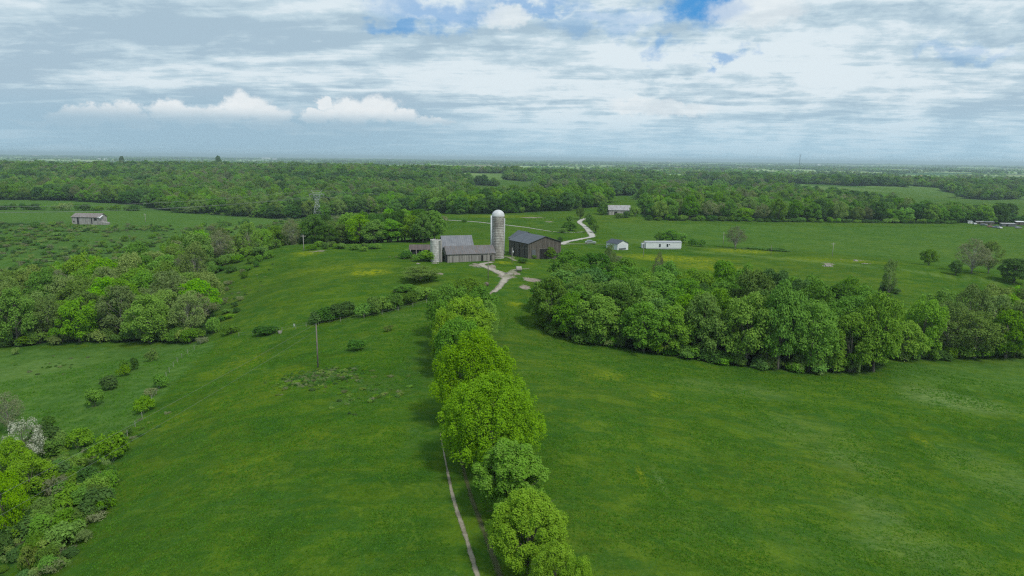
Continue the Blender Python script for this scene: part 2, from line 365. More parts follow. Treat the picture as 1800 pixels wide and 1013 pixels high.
# ------------------------------------------------------------------ ground sheet
def vattr(me, name, arr):
    a = me.attributes.new(name, 'FLOAT', 'POINT'); a.data.foreach_set('value', np.asarray(arr, np.float32).ravel())
def blobs(L, x, y):
    o = np.zeros(x.shape)
    for (px, py, wx, wy, k) in L:
        c = at(px, py); s = np.linalg.norm(c - CAM) / F0
        e = at(px, py + max(wy, 1)); ry = max(abs(c[1] - e[1]), 1.0); rx = wx * s
        ang = 0.0
        d = np.sqrt(((x - c[0]) / rx) ** 2 + ((y - c[1]) / ry) ** 2)
        o = np.maximum(o, k * (1 - sstep(d, .35, 1.15)))
    return o
def make_ground():
    idx = np.arange(nt_ * nr_).reshape(nt_, nr_)
    nx = np.roll(idx, -1, 0)
    F = np.stack([idx[:, :-1], idx[:, 1:], nx[:, 1:], nx[:, :-1]], -1).reshape(-1, 4)[:, ::-1]
    V = np.stack([GX, GY, GZ], -1).reshape(-1, 3)
    c = len(V); V = np.vstack([V, [[0, 0, float(GZ[:, 0].mean())]]])
    F2 = np.stack([np.full(nt_, c), idx[:, 0], np.roll(idx[:, 0], -1)], -1)[:, ::-1]
    me = npmesh('ground', V, [F, F2], True)
    x, y = V[:, 0], V[:, 1]
    yel = blobs([(650, 479, 45, 7, 1), (540, 446, 30, 4, .7), (885, 462, 22, 3, 1), (925, 462, 18, 3, .6), (1300, 441, 70, 5, .9), (1180, 455, 130, 7, .8), (1250, 470, 90, 9, .55), (1010, 458, 45, 4, .55), (905, 535, 20, 6, .8), (940, 520, 20, 8, .4), (880, 380, 90, 4, .45), (640, 380, 50, 3, .3), (1128, 838, 7, 22, .6), (1160, 695, 30, 10, .35), (420, 640, 60, 22, .3), (300, 745, 40, 20, .2),
                 (450, 690, 90, 30, .2), (540, 770, 60, 26, .2), (1480, 458, 120, 5, .45), (1060, 660, 60, 14, .35), (1620, 775, 14, 12, .6), (975, 530, 25, 7, .5), (680, 400, 60, 5, .3), (600, 470, 120, 8, .3), (420, 830, 120, 50, .18), (500, 660, 60, 22, .3)], x, y)
    straw = blobs([(1680, 705, 95, 22, .75), (1640, 690, 60, 14, .6), (1250, 680, 90, 16, .25), (1500, 810, 70, 30, .32), (1540, 900, 60, 40, .35), (1420, 760, 120, 40, .2), (1760, 840, 90, 60, .28), (1600, 960, 120, 50, .3), (1330, 690, 70, 14, .3), (1160, 845, 8, 30, .5), (440, 405, 60, 5, .2), (1130, 425, 60, 5, .3), (780, 500, 40, 5, .2), (60, 650, 80, 22, .3), (700, 555, 50, 4, .3)] + [(1240 + 34 * i, 443 + i * 3.0 + (i > 9) * (i - 9) * 1.4, 26, 1.6, .55) for i in range(16)], x, y)
    bare = blobs([(768, 481, 20, 2.5, .9), (935, 492, 22, 4.5, 1), (922, 505, 14, 5, 1), (840, 466, 24, 3, .8), (890, 486, 26, 5, .7), (905, 481, 14, 5, .8), (865, 470, 10, 8, .8), (558, 442, 24, 1.6, .7), (670, 442, 14, 1.4, .5), (935, 383, 30, 1.5, .8), (965, 390, 16, 1.6, .6), (1060, 460, 14, 1.6, .3), (1455, 464, 13, 2.5, .8), (1500, 457, 40, 1.2, .5), (895, 452, 18, 2, .6), (530, 385, 10, 2, .1)], x, y)
    rough = blobs([(555, 663, 52, 20, 1), (640, 690, 60, 36, .7), (640, 605, 45, 18, .4), (90, 830, 130, 100, .8), (60, 930, 100, 60, .9), (200, 770, 60, 30, .5), (330, 590, 40, 14, .5), (740, 640, 40, 90, .55), (740, 740, 30, 60, .4), (735, 450, 40, 9, .7), (600, 555, 60, 6, .5), (200, 410, 260, 18, .7), (100, 440, 240, 16, .8), (420, 400, 90, 12, .4), (60, 395, 100, 12, .6), (400, 470, 50, 26, .5), (370, 540, 50, 30, .6), (980, 400, 40, 6, .5), (1040, 462, 40, 5, .4), (1330, 437, 60, 2.4, .8), (860, 590, 40, 60, .3),  # weedy ground; the blobs beside the tree row paint its soft shadow
                   (460, 870, 120, 60, .25), (580, 780, 60, 30, .3), (1240, 920, 90, 60, .25), (1420, 960, 120, 50, .3)], x, y)
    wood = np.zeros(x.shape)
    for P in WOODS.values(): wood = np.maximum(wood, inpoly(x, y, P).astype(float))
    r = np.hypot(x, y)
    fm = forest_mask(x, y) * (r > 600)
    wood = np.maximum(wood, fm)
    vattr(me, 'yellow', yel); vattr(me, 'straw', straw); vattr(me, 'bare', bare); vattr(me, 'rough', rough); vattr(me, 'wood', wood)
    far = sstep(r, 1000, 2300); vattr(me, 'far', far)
    # mown or grazed left meadow, duller than the rest
    dull = np.maximum(inpoly(x, y, [at(-90, 618), at(330, 603), at(380, 600), at(215, 770), at(120, 850), at(-90, 830)]).astype(float), inpoly(x, y, [at(1570, 640), at(1860, 632), at(1860, 700), at(1570, 672)]) * .7)
    dull = np.maximum(dull, inpoly(x, y, CLEAR[0]) * 1.0); dull = np.maximum(dull, sstep(np.hypot(x, y), 300, 420) * (np.arctan2(x, y) < -.12) * .8)
    dull = np.maximum(dull, inpoly(x, y, [at(1060, 392), at(1800, 400), at(1800, 480), at(1640, 462), at(1500, 449), at(1330, 436), at(1100, 420)]) * .55)
    vattr(me, 'dull', dull)
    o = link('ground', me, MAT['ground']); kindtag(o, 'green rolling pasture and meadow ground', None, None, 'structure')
def forest_mask(x, y):
    """1 where the far country is wooded"""
    r = np.hypot(x, y); az = np.arctan2(x, y)
    n1 = fbm(x / 420 + 40, y / 520 + 12, 4); n2 = fbm(x / 700 + 4, y / 1500 + 31, 4)
    left = 1 - sstep(az, .0, .12)
    thr = np.where(r < 1950, .47 - .16 * left, .585)
    thr = np.where((r < 1950) & (az > .02), .43, thr)
    m = (np.where(r < 2600, n1, n2) > thr).astype(float)
    m = np.where((r < 640) & (az < -.1), (n1 > .40) * 1.0, m)
    m = np.where((az < -.06) & (r > 640) & (r < 1900), np.maximum(m, (fbm(x / 150, y / 190, 3) > .40) * 1.0), m)
    m = np.where((az > .08) & (r > 560) & (r < 1000), np.maximum(m, (fbm(x / 130 + 3, y / 170, 2) > .38) * 1.0), m)
    m = np.where((az > .03) & (r > 950) & (r < 1950), np.maximum(m, (fbm(x / 110 + 7, y / 240, 3) > .50) * 1.0), m)
    for P in CLEAR: m = m * (1 - inpoly(x, y, P))
    return m

# ------------------------------------------------------------------ materials
MAT = {}
def newmat(name):
    m = bpy.data.materials.new(name); m.use_nodes = True; T = NT(m.node_tree)
    b = T.n.get('Principled BSDF'); return m, T, b
def pos(T):
    return T.node('ShaderNodeNewGeometry').outputs['Position']
def objc(T):
    return T.node('ShaderNodeTexCoord').outputs['Object']
def bump(T, b, h, strength=.3, dist=.05):
    n = T.node('ShaderNodeBump'); n.inputs['Strength'].default_value = strength; n.inputs['Distance'].default_value = dist
    T.put(n.inputs['Height'], h); T.l.new(n.outputs[0], b.inputs['Normal'])

def m_ground():
    m, T, b = newmat('ground'); P = pos(T)
    at_ = lambda nm: T.node('ShaderNodeAttribute', attribute_name=nm).outputs['Fac']
    b1 = T.noise(P, .012, 4, .5); b2 = T.noise(P, .06, 5, .6, .6); b3 = T.noise(P, .45, 5, .65); b4 = T.noise(P, 2.6, 3, .7)
    deep = (.042, .092, .007); fresh = (.082, .146, .010); olive = (.118, .160, .020)
    c = T.mix(T.ramp(b2, .32, .66), deep, fresh)
    c = T.mix(T.math('MULTIPLY', T.ramp(b1, .4, .7), .55), c, olive)
    c = T.mix(T.math('MULTIPLY', T.ramp(b3, .42, .70), .6), c, (.092, .172, .014))
    c = T.mix(T.math('MULTIPLY', T.ramp(T.noise(T.vmath('MULTIPLY', P, (.6, 1.5, 1)), .22, 6, .7, .6), .40, .60, 1, 0), .5), c, (.014, .075, .012))
    c = T.mix(T.math('MULTIPLY', T.ramp(b4, .30, .50, 1, 0), .45), c, (.020, .065, .006))
    c = T.mix(T.math('MULTIPLY', T.ramp(b4, .54, .74), .5), c, (.115, .20, .03))
    c = T.mix(T.math('MULTIPLY', T.ramp(T.noise(P, .11, 7, .72, 1.6), .50, .57), .30), c, (.026, .100, .018))
    c = T.mix(T.math('MULTIPLY', T.ramp(T.noise(T.vmath('ADD', P, (50, 9, 3)), .16, 7, .75, 1.8), .55, .62), .35), c, (.12, .19, .018))
    c = T.mix(T.math('MULTIPLY', at_('dull'), .55), c, T.mix(T.ramp(b3, .35, .65), (.055, .130, .022), (.10, .19, .045)))
    # taller darker weeds, and the soft shade painted beside the tree row
    rg = T.math('MULTIPLY', at_('rough'), T.ramp(T.noise(P, .22, 5, .65, .8), .38, .62))
    c = T.mix(T.math('MULTIPLY', rg, .8), c, T.mix(T.ramp(T.noise(P, .9, 4, .7), .35, .65), (.030, .085, .022), (.085, .155, .045)))
    yl = T.math('MULTIPLY', at_('yellow'), T.ramp(T.noise(P, .6, 7, .85, .6), .40, .62))
    c = T.mix(T.math('MULTIPLY', yl, .7), c, (.38, .40, .012))
    # a sprinkle of buttercups anywhere
    spr = T.math('MULTIPLY', T.ramp(T.noise(P, 1.6, 2, .5), .70, .80), T.ramp(T.noise(P, .03, 3, .5), .5, .7))
    c = T.mix(T.math('MULTIPLY', spr, .5), c, (.22, .26, .02))
    stt = T.math('MULTIPLY', at_('straw'), T.ramp(T.noise(T.vmath('MULTIPLY', P, (.5, 1.6, 1)), .9, 8, .9, 1.2), .42, .55))
    c = T.mix(T.math('MULTIPLY', stt, .8), c, (.22, .30, .10))
    ba = T.math('MULTIPLY', T.ramp(T.math('ADD', at_('bare'), T.math('MULTIPLY', T.math('SUBTRACT', T.noise(P, .5, 6, .75), .5), 1.9)), .38, .62), T.ramp(at_('bare'), .02, .2))
    c = T.mix(ba, c, T.mix(T.ramp(T.noise(P, 1.4, 5, .7), .35, .65), (.18, .15, .12), (.34, .29, .24)))
    # far country: fields of different crops, sunlight on the plain put into their tones
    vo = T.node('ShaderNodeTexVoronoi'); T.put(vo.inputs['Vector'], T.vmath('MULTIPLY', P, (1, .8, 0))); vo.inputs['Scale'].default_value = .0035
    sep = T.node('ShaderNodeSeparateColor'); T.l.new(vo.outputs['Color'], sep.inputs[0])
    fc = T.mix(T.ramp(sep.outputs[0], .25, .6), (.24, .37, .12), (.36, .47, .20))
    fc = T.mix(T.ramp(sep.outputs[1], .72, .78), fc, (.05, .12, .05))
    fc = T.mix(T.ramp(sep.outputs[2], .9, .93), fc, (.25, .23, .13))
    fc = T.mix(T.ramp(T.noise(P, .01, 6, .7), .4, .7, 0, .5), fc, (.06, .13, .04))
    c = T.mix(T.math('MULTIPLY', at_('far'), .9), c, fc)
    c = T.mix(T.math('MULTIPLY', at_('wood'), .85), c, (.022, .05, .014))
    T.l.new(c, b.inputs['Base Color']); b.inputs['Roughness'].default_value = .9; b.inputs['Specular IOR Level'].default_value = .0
    h = T.math('ADD', T.math('MULTIPLY', b3, 1.2), T.math('MULTIPLY', b4, .5)); bump(T, b, T.math('ADD', h, T.math('MULTIPLY', rg, 1.0)), .7, .35)
    return m
MAT['ground'] = m_ground()

def m_leaf(name, lo, hi, tip=None, trans=.25, vary=1.0):
    """lo/hi: the two tones mixed over a crown; every tree is a little different"""
    m, T, b = newmat(name); O = objc(T)
    oi = T.node('ShaderNodeObjectInfo')
    f = T.ramp(T.noise(O, .55, 3, .6), .36, .64)
    c = T.mix(f, lo, hi)
    gi = T.node('ShaderNodeNewGeometry').outputs['Random Per Island']
    c = T.mix(T.ramp(gi, 0, 1, 0, .55, False), c, tip or tuple(min(1, k * 1.5) for k in hi))
    hs = T.node('ShaderNodeHueSaturation'); T.put(hs.inputs['Color'], c)
    T.put(hs.inputs['Value'], T.math('MULTIPLY_ADD', oi.outputs['Random'], .58 * vary, 1 - .25 * vary))
    T.put(hs.inputs['Hue'], T.math('MULTIPLY_ADD', T.math('FRACT', T.math('MULTIPLY', oi.outputs['Random'], 7.31)), .022 * vary, .5 - .008 * vary))
    T.put(hs.inputs['Saturation'], T.math('MULTIPLY_ADD', T.math('FRACT', T.math('MULTIPLY', oi.outputs['Random'], 13.7)), .2 * vary, 1 - .1 * vary))
    c = hs.outputs[0]
    T.l.new(c, b.inputs['Base Color']); b.inputs['Roughness'].default_value = .7; b.inputs['Specular IOR Level'].default_value = .06
    tr = T.node('ShaderNodeBsdfTranslucent'); T.l.new(T.mix(1.0, c, (1.25, 1.25, .6), 'MULTIPLY'), tr.inputs['Color'])
    mx = T.node('ShaderNodeMixShader'); mx.inputs[0].default_value = trans
    T.l.new(b.outputs[0], mx.inputs[1]); T.l.new(tr.outputs[0], mx.inputs[2])
    T.l.new(mx.outputs[0], T.n['Material Output'].inputs[0])
    return m
MAT['lime'] = m_leaf('leaf_lime', (.145, .305, .006), (.210, .40, .008), (.29, .48, .02), .35, .2)
MAT['yellowgreen'] = m_leaf('leaf_yellow_green', (.130, .265, .016), (.190, .36, .026), (.25, .42, .05), .35)
MAT['glossy'] = m_leaf('leaf_mid_green', (.070, .190, .012), (.125, .280, .018), (.21, .39, .06), .25, .3)
MAT['green'] = m_leaf('leaf_green', (.090, .200, .018), (.15, .29, .028), (.20, .35, .05))
MAT['dark'] = m_leaf('leaf_dark', (.050, .130, .020), (.082, .185, .028), (.12, .23, .04), .25)
MAT['olive'] = m_leaf('leaf_olive', (.140, .220, .044), (.19, .28, .062), (.25, .34, .095))
MAT['brown'] = m_leaf('leaf_brownish', (.155, .185, .080), (.20, .23, .105), (.26, .28, .15))
MAT['near_gloss'] = m_leaf('leaf_glossy', (.085, .220, .012), (.155, .340, .022), (.32, .50, .10), .32, .1)
MAT['shrub_lime'] = m_leaf('leaf_shrub_lime', (.088, .185, .016), (.135, .26, .026), (.19, .33, .05), .3)
MAT['near_yg'] = m_leaf('leaf_yellow_olive', (.165, .315, .014), (.24, .41, .024), (.31, .48, .05), .35, .15)
MAT['white'] = m_leaf('blossom', (.16, .22, .08), (.46, .48, .38), (.6, .62, .52), .2, .3)
MAT['straw_tuft'] = m_leaf('tuft', (.060, .200, .012), (.095, .26, .018), (.18, .34, .04), .5, 0)

def m_plain(name, col, rough=.8, metal=0.0, col2=None, scale=3.0, bumps=0.0, stretch=(1, 1, 1), lo=.35, hi=.65):
    m, T, b = newmat(name)
    if col2 is not None:
        n_ = T.noise(T.vmath('MULTIPLY', objc(T), stretch), scale, 6, .65, .3)
        T.l.new(T.mix(T.ramp(n_, lo, hi), col, col2), b.inputs['Base Color'])
        if bumps: bump(T, b, n_, bumps, .05)
    else: b.inputs['Base Color'].default_value = (*col, 1)
    b.inputs['Roughness'].default_value = rough; b.inputs['Metallic'].default_value = metal
    return m
def m_planks(name, c1, c2, c3, width=.25, axis=None):
    """weathered vertical boards; every board has its own tone and dark gaps between"""
    m, T, b = newmat(name); O = objc(T)
    s = T.node('ShaderNodeSeparateXYZ'); T.l.new(O, s.inputs[0])
    u = T.math('ADD', s.outputs[0], T.math('MULTIPLY', s.outputs[1], 1.0))
    k = T.math('DIVIDE', u, width); fl = T.math('FLOOR', k); fr = T.math('FRACT', k)
    wn = T.node('ShaderNodeTexWhiteNoise', noise_dimensions='1D'); T.put(wn.inputs['W'], fl)
    c = T.mix(wn.outputs['Value'], c1, c2)
    c = T.mix(T.math('MULTIPLY', T.ramp(T.noise(T.vmath('MULTIPLY', O, (3, 3, .35)), 1.2, 6, .7), .4, .7), .7), c, c3)
    gap = T.ramp(T.math('ABSOLUTE', T.math('SUBTRACT', fr, .5)), .40, .47)
    c = T.mix(T.math('MULTIPLY', gap, .8), c, (.015, .014, .013))
    T.l.new(c, b.inputs['Base Color']); b.inputs['Roughness'].default_value = .85; b.inputs['Specular IOR Level'].default_value = .2
    bump(T, b, T.math('MULTIPLY', gap, -1.0), .6, .03)
    return m
def m_metalroof(name, c1, c2, rust=None, seam=.9, amount=.45):
    m, T, b = newmat(name); O = objc(T)
    s = T.node('ShaderNodeSeparateXYZ'); T.l.new(O, s.inputs[0])
    fr = T.math('FRACT', T.math('DIVIDE', s.outputs[0], seam))
    wn = T.node('ShaderNodeTexWhiteNoise', noise_dimensions='1D'); T.put(wn.inputs['W'], T.math('FLOOR', T.math('DIVIDE', s.outputs[0], seam)))
    c = T.mix(T.ramp(T.noise(O, .5, 5, .6), .35, .65), c1, c2)
    c = T.mix(T.math('MULTIPLY', wn.outputs['Value'], .25), c, tuple(k * .7 for k in c1))
    if rust: c = T.mix(T.ramp(T.noise(T.vmath('MULTIPLY', O, (2.2, .6, .6)), .8, 7, .75), 1 - amount - .1, 1 - amount + .1), c, rust)
    sm = T.ramp(T.math('ABSOLUTE', T.math('SUBTRACT', fr, .5)), .43, .48)
    c = T.mix(T.math('MULTIPLY', sm, .45), c, (.03, .03, .032))
    T.l.new(c, b.inputs['Base Color']); b.inputs['Roughness'].default_value = .55; b.inputs['Metallic'].default_value = .15
    bump(T, b, sm, .5, .04)
    return m
MAT['bark'] = m_plain('bark', (.10, .085, .07), .9, 0, (.20, .18, .15), 2.5, .4, (1, 1, .3))
MAT['pale_bark'] = m_plain('pale_bark', (.22, .20, .17), .9, 0, (.38, .36, .32), 2.5, .3, (1, 1, .3))
MAT['barn_wood'] = m_planks('barn_wood', (.055, .048, .042), (.135, .118, .10), (.20, .18, .155), .3)
MAT['shed_wood'] = m_planks('shed_wood', (.14, .13, .12), (.32, .30, .28), (.42, .40, .37), .42)
MAT['old_wood'] = m_planks('old_wood', (.20, .19, .18), (.42, .40, .38), (.52, .50, .47), .5)
MAT['dark_roof'] = m_metalroof('dark_roof', (.075, .085, .105), (.10, .11, .13), (.06, .055, .055), .9, .3)
MAT['grey_roof'] = m_metalroof('grey_roof', (.15, .16, .18), (.21, .215, .23), (.13, .11, .10), .8, .35)
MAT['brown_roof'] = m_metalroof('brown_roof', (.135, .13, .135), (.175, .165, .17), (.16, .12, .10), .8, .45)
MAT['rust_roof'] = m_metalroof('rust_roof', (.10, .075, .070), (.15, .105, .098), (.08, .05, .045), .8, .4)
MAT['pale_roof'] = m_metalroof('pale_roof', (.34, .34, .35), (.44, .44, .45), (.22, .18, .16), .7, .45)
MAT['old_roof'] = m_metalroof('old_roof', (.24, .22, .21), (.30, .27, .26), (.20, .15, .13), .7, .5)
MAT['dark'] = MAT['dark']
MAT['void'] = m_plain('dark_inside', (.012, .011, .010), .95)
MAT['white_siding'] = m_plain('white_siding', (.62, .64, .66), .5, 0, (.72, .73, .74), .8)
MAT['trim'] = m_plain('trim', (.10, .11, .12), .6)
MAT['glass'] = m_plain('window_glass', (.03, .04, .05), .15)
MAT['slate'] = m_plain('slate_shingle', (.045, .055, .075), .8, 0, (.07, .08, .10), 2.0, .3)
MAT['galv'] = m_plain('galvanised', (.38, .39, .40), .45, .5, (.52, .53, .54), 1.5)
MAT['pole_wood'] = m_plain('pole_wood', (.13, .11, .095), .9, 0, (.22, .20, .18), 3, .2, (1, 1, .2))
MAT['pale_pole'] = m_plain('pale_pole', (.30, .28, .26), .9, 0, (.42, .40, .37), 3, .2, (1, 1, .2))
MAT['wire'] = m_plain('wire', (.20, .21, .20), .6, .2)
MAT['bale'] = m_plain('bale', (.09, .075, .055), .95, 0, (.20, .17, .12), 4, .6)
MAT['pale_bale'] = m_plain('pale_bale', (.24, .22, .19), .95, 0, (.42, .40, .36), 4, .6)
MAT['rock'] = m_plain('rock', (.20, .18, .16), .95, 0, (.40, .37, .34), 1.6, .6)

def m_silo(white=False):
    m, T, b = newmat('silo_staves' + ('_white' if white else '')); O = objc(T)
    s = T.node('ShaderNodeSeparateXYZ'); T.l.new(O, s.inputs[0])
    th = T.math('ARCTAN2', s.outputs[1], s.outputs[0])
    k = T.math('DIVIDE', s.outputs[2], .62); row = T.math('FLOOR', k); fr = T.math('FRACT', k)
    kt = T.math('ADD', T.math('MULTIPLY', th, 4.8), T.math('MULTIPLY', T.math('MODULO', row, 2.0), .5)); col = T.math('FLOOR', kt)
    wn = T.node('ShaderNodeTexWhiteNoise', noise_dimensions='2D'); T.put(wn.inputs['Vector'], T.xyz(col, row, 0.0))
    base = ((.42, .40, .36), (.58, .56, .52)) if not white else ((.46, .45, .43), (.66, .65, .63))
    c = T.mix(wn.outputs['Value'], *base)
    c = T.mix(T.ramp(T.noise(T.vmath('MULTIPLY', O, (1, 1, .3)), 1.1, 6, .7), .42, .68, 0, .75), c, (.24, .215, .19) if not white else (.30, .28, .26))
    hoop = T.ramp(T.math('ABSOLUTE', T.math('SUBTRACT', fr, .5)), .36, .45)
    c = T.mix(T.math('MULTIPLY', hoop, .5), c, (.12, .10, .09))
    jt = T.ramp(T.math('ABSOLUTE', T.math('SUBTRACT', T.math('FRACT', kt), .5)), .40, .47)
    c = T.mix(T.math('MULTIPLY', jt, .35), c, (.12, .10, .09))
    if not white:   # open joints show dark in the topmost courses
        topm = T.ramp(s.outputs[2], 9.5, 12.5)
        slot = T.math('MULTIPLY', T.math('GREATER_THAN', wn.outputs['Value'], .35), T.ramp(T.math('ABSOLUTE', T.math('SUBTRACT', fr, .5)), .20, .30))
        c = T.mix(T.math('MULTIPLY', T.math('MULTIPLY', topm, slot), .75), c, (.09, .075, .065))
    T.l.new(c, b.inputs['Base Color']); b.inputs['Roughness'].default_value = .85
    bump(T, b, hoop, .4, .05)
    return m
MAT['silo'] = m_silo(); MAT['silo_white'] = m_silo(True)

def m_track(name, c1, c2, soft=.5, ruts=False, alpha=1.0):
    m, T, b = newmat(name); P = pos(T)
    a = T.node('ShaderNodeAttribute', attribute_name='edge').outputs['Fac']    # 0 at the verge, 1 in the middle
    n_ = T.noise(P, .9, 6, .75); c = T.mix(T.ramp(n_, .35, .65), c1, c2); T.l.new(c, b.inputs['Base Color'])
    b.inputs['Roughness'].default_value = .95; b.inputs['Specular IOR Level'].default_value = .1
    al = T.ramp(T.math('ADD', a, T.math('MULTIPLY', T.math('SUBTRACT', T.noise(P, .55, 5, .8), .5), 1.3)), .5 - soft * .5, .5 + soft * .3)
    T.l.new(T.math('MULTIPLY', al, alpha), b.inputs['Alpha'])
    return m
MAT['gravel'] = m_track('gravel', (.36, .34, .30), (.50, .48, .44), .25)
MAT['dirt'] = m_track('dirt', (.19, .165, .12), (.31, .28, .21), .6)
MAT['faint'] = m_track('faint_dirt', (.20, .20, .12), (.32, .31, .22), .6, alpha=.8)
MAT['shade_dirt'] = m_track('old_dirt', (.09, .085, .04), (.15, .14, .08), .8, alpha=.6)  # darker, partly see-through dirt for the second rut
MAT['farmyard'] = m_track('yard', (.27, .24, .19), (.42, .38, .32), .6)

make_ground()

# ------------------------------------------------------------------ tracks and paths
def smooth_line(pts, step=1.5):
    P = [np.array(p[:2], float) for p in pts]; P = [2 * P[0] - P[1]] + P + [2 * P[-1] - P[-2]]; out = []
    for i in range(1, len(P) - 2):
        n_ = max(2, int(np.linalg.norm(P[i + 1] - P[i]) / step))
        for k in range(n_):
            t = k / n_; a, b, c, d = P[i - 1:i + 3]
            out.append(.5 * ((2 * b) + (c - a) * t + (2 * a - 5 * b + 4 * c - d) * t * t + (3 * b - a - 3 * c + d) * t ** 3))
    out.append(P[-2]); return np.array(out)
def strip(name, pts, width, mat, off=.05, label=None, step=1.5, shift=0.0):
    L = smooth_line(pts, step); t = np.gradient(L, axis=0); t /= np.linalg.norm(t, axis=1)[:, None] + 1e-9
    nrm = np.stack([t[:, 1], -t[:, 0]], 1); w = np.asarray(width if np.ndim(width) else [width] * len(L), float)
    if len(w) != len(L): w = np.interp(np.linspace(0, 1, len(L)), np.linspace(0, 1, len(w)), w)
    ss = np.array([-1, -.6, -.25, .0, .25, .6, 1]); V = []
    for s in ss:
        q = L + nrm * (w * .5 * s + shift)[:, None]; V.append(np.column_stack([q, ground(q[:, 0], q[:, 1]) + off]))
    V = np.stack(V, 1); n_ = len(L); m_ = len(ss); idx = np.arange(n_ * m_).reshape(n_, m_)
    F = np.stack([idx[:-1, :-1], idx[:-1, 1:], idx[1:, 1:], idx[1:, :-1]], -1).reshape(-1, 4)[:, ::-1]
    me = npmesh(name, V.reshape(-1, 3), F, True, mat)
    vattr(me, 'edge', np.tile(1 - np.abs(ss), n_))
    o = link(name, me); kindtag(o, label, None, None, 'structure'); return o
strip('farm_track', TRK[:6], [.8, .75, .7, .5, .3, .12], MAT['dirt'], .05, 'bare dirt wheel rut running beside the row of bright green trees', .6, -.5)
strip('farm_track_rut', TRK[:6], [1, 1, .8, .7, .5, .3], MAT['shade_dirt'], .05, 'second fainter wheel rut close under the row of trees', .6, 1.5)
strip('farm_track_end', TRK[-4:], [.6, 1.5, 2, 2], MAT['dirt'], .05, 'dirt track coming out from the end of the tree row', .8, -.5)
strip('farm_lane', [at(868, 514), at(878, 505), at(886, 494), at(889, 486), at(872, 477), at(857, 471), at(846, 465), at(866, 461)], [2.2, 2.5, 3.5, 5, 5, 4, 4, 3], MAT['farmyard'], .07, 'pale earth lane curving up to the long wooden shed', 1.0)
strip('farm_path', [at(889, 488), at(898, 480), at(908, 474), at(930, 473)], [4, 4, 3, 1.5], MAT['faint'], .09, 'worn earth branch of the lane by the grey bale', 1.0)
strip('silo_path', [at(882, 453), at(890, 452), at(899, 455), at(906, 459)], 2.5, MAT['faint'], .09, 'worn path at the foot of the tall silo', 1.0)
strip('gravel_road', [at(986, 430), at(1003, 424), at(1024, 420), at(1038, 417.5), at(1041, 415), at(1036, 407), at(1027, 398), at(1019, 392), at(1021, 388), at(1030, 384)], [6, 5, 4.5, 6, 7, 5.5, 5.5, 6, 5.5, 4], MAT['gravel'], .12, 'pale gravel road bending down to the farm', 1.0)
strip('gravel_spur', [at(988, 429.5), at(1012, 429.2), at(1040, 429.5), at(1070, 430)], [5, 2.2, 1.6, 1], MAT['faint'], .10, 'thin gravel spur leading past the parked car', 1.0)
strip('field_track', [at(706, 378), at(760, 384), at(830, 390), at(880, 395), at(930, 401), at(975, 408), at(1000, 409.5), at(1025, 408)], [1.6, 2, 2.2, 2.6, 3, 3.4, 2, 1.5], MAT['gravel'], .12, 'thin pale track crossing the field behind the silo', 2.0)

# ------------------------------------------------------------------ trees
def crown_np(seed, Rr, z0, z1, nl, lr_, nleaf, leaf, upb=.35, stretch=1.0, inner=.12, sparse=0.0, taper=.15):
    rg = np.random.RandomState(seed); zc = (z0 + z1) / 2; hz = (z1 - z0) / 2
    d = rg.normal(size=(nl, 3)); d /= np.linalg.norm(d, axis=1)[:, None]
    rad = rg.uniform(.5, .92, nl) ** .7
    L = d * rad[:, None]
    k = 1 + (rg.rand(nl) - .5) * .40 + .38 * np.clip(-L[:, 2], 0, 1)                       # uneven outline
    zz = L[:, 2]; wid = 1 - taper * np.clip(zz, 0, 1) + .05
    L = np.stack([L[:, 0] * (Rr - lr_ * .5) * k * wid, L[:, 1] * (Rr - lr_ * .5) * k * wid, zc + zz * (hz - lr_ * .5)], 1)
    r_ = lr_ * rg.uniform(.5, 1.5, nl)
    pick = rg.choice(nl, int(nleaf * 1.9), p=r_ ** 2 / (r_ ** 2).sum())
    q = rg.normal(size=(len(pick), 3)); q /= np.linalg.norm(q, axis=1)[:, None]
    q[:, 2] = np.where(q[:, 2] < -.4, -q[:, 2], q[:, 2])
    sh = rg.uniform(.62, 1.0, len(pick)) + (rg.rand(len(pick)) < .3) * rg.uniform(0, .32, len(pick)) * np.where(rg.rand(len(pick)) < inner, .5, 1)
    off = q * (r_[pick] * sh)[:, None]; off[:, 2] *= stretch
    P = L[pick] + off
    keep = np.ones(len(P), bool)
    for i in range(nl):
        dd = P - L[i]; dd[:, 2] /= stretch
        keep &= ~((np.einsum('ij,ij->i', dd, dd) < (r_[i] * .68) ** 2) & (rg.rand(len(P)) > inner))
    keep &= P[:, 2] > z0 * .5
    P = P[keep][:nleaf]; q = q[keep][:nleaf]; m_ = len(P)
    N = q * .7 + rg.normal(size=(m_, 3)) * .45 + np.array([0, 0, upb]); N /= np.linalg.norm(N, axis=1)[:, None]
    t = np.cross(N, rg.normal(size=(m_, 3))); t /= np.linalg.norm(t, axis=1)[:, None] + 1e-9; bt = np.cross(N, t)
    s = leaf * rg.uniform(.55, 1.35, m_)[:, None] * .5; e = rg.uniform(.5, .95, m_)[:, None]
    fold = N * s * .35
    V = np.stack([P - t * s, P - bt * s * e - fold, P + t * s, P + bt * s * e - fold], 1).reshape(-1, 3)
    F = np.arange(m_ * 4).reshape(m_, 4)
    kx = Rr / np.percentile(np.hypot(V[:, 0], V[:, 1]), 98.5); kz = z1 / np.percentile(V[:, 2], 99.7)
    V = V * [kx, kx, kz]; L = L * [kx, kx, kz]
    return V, F, L
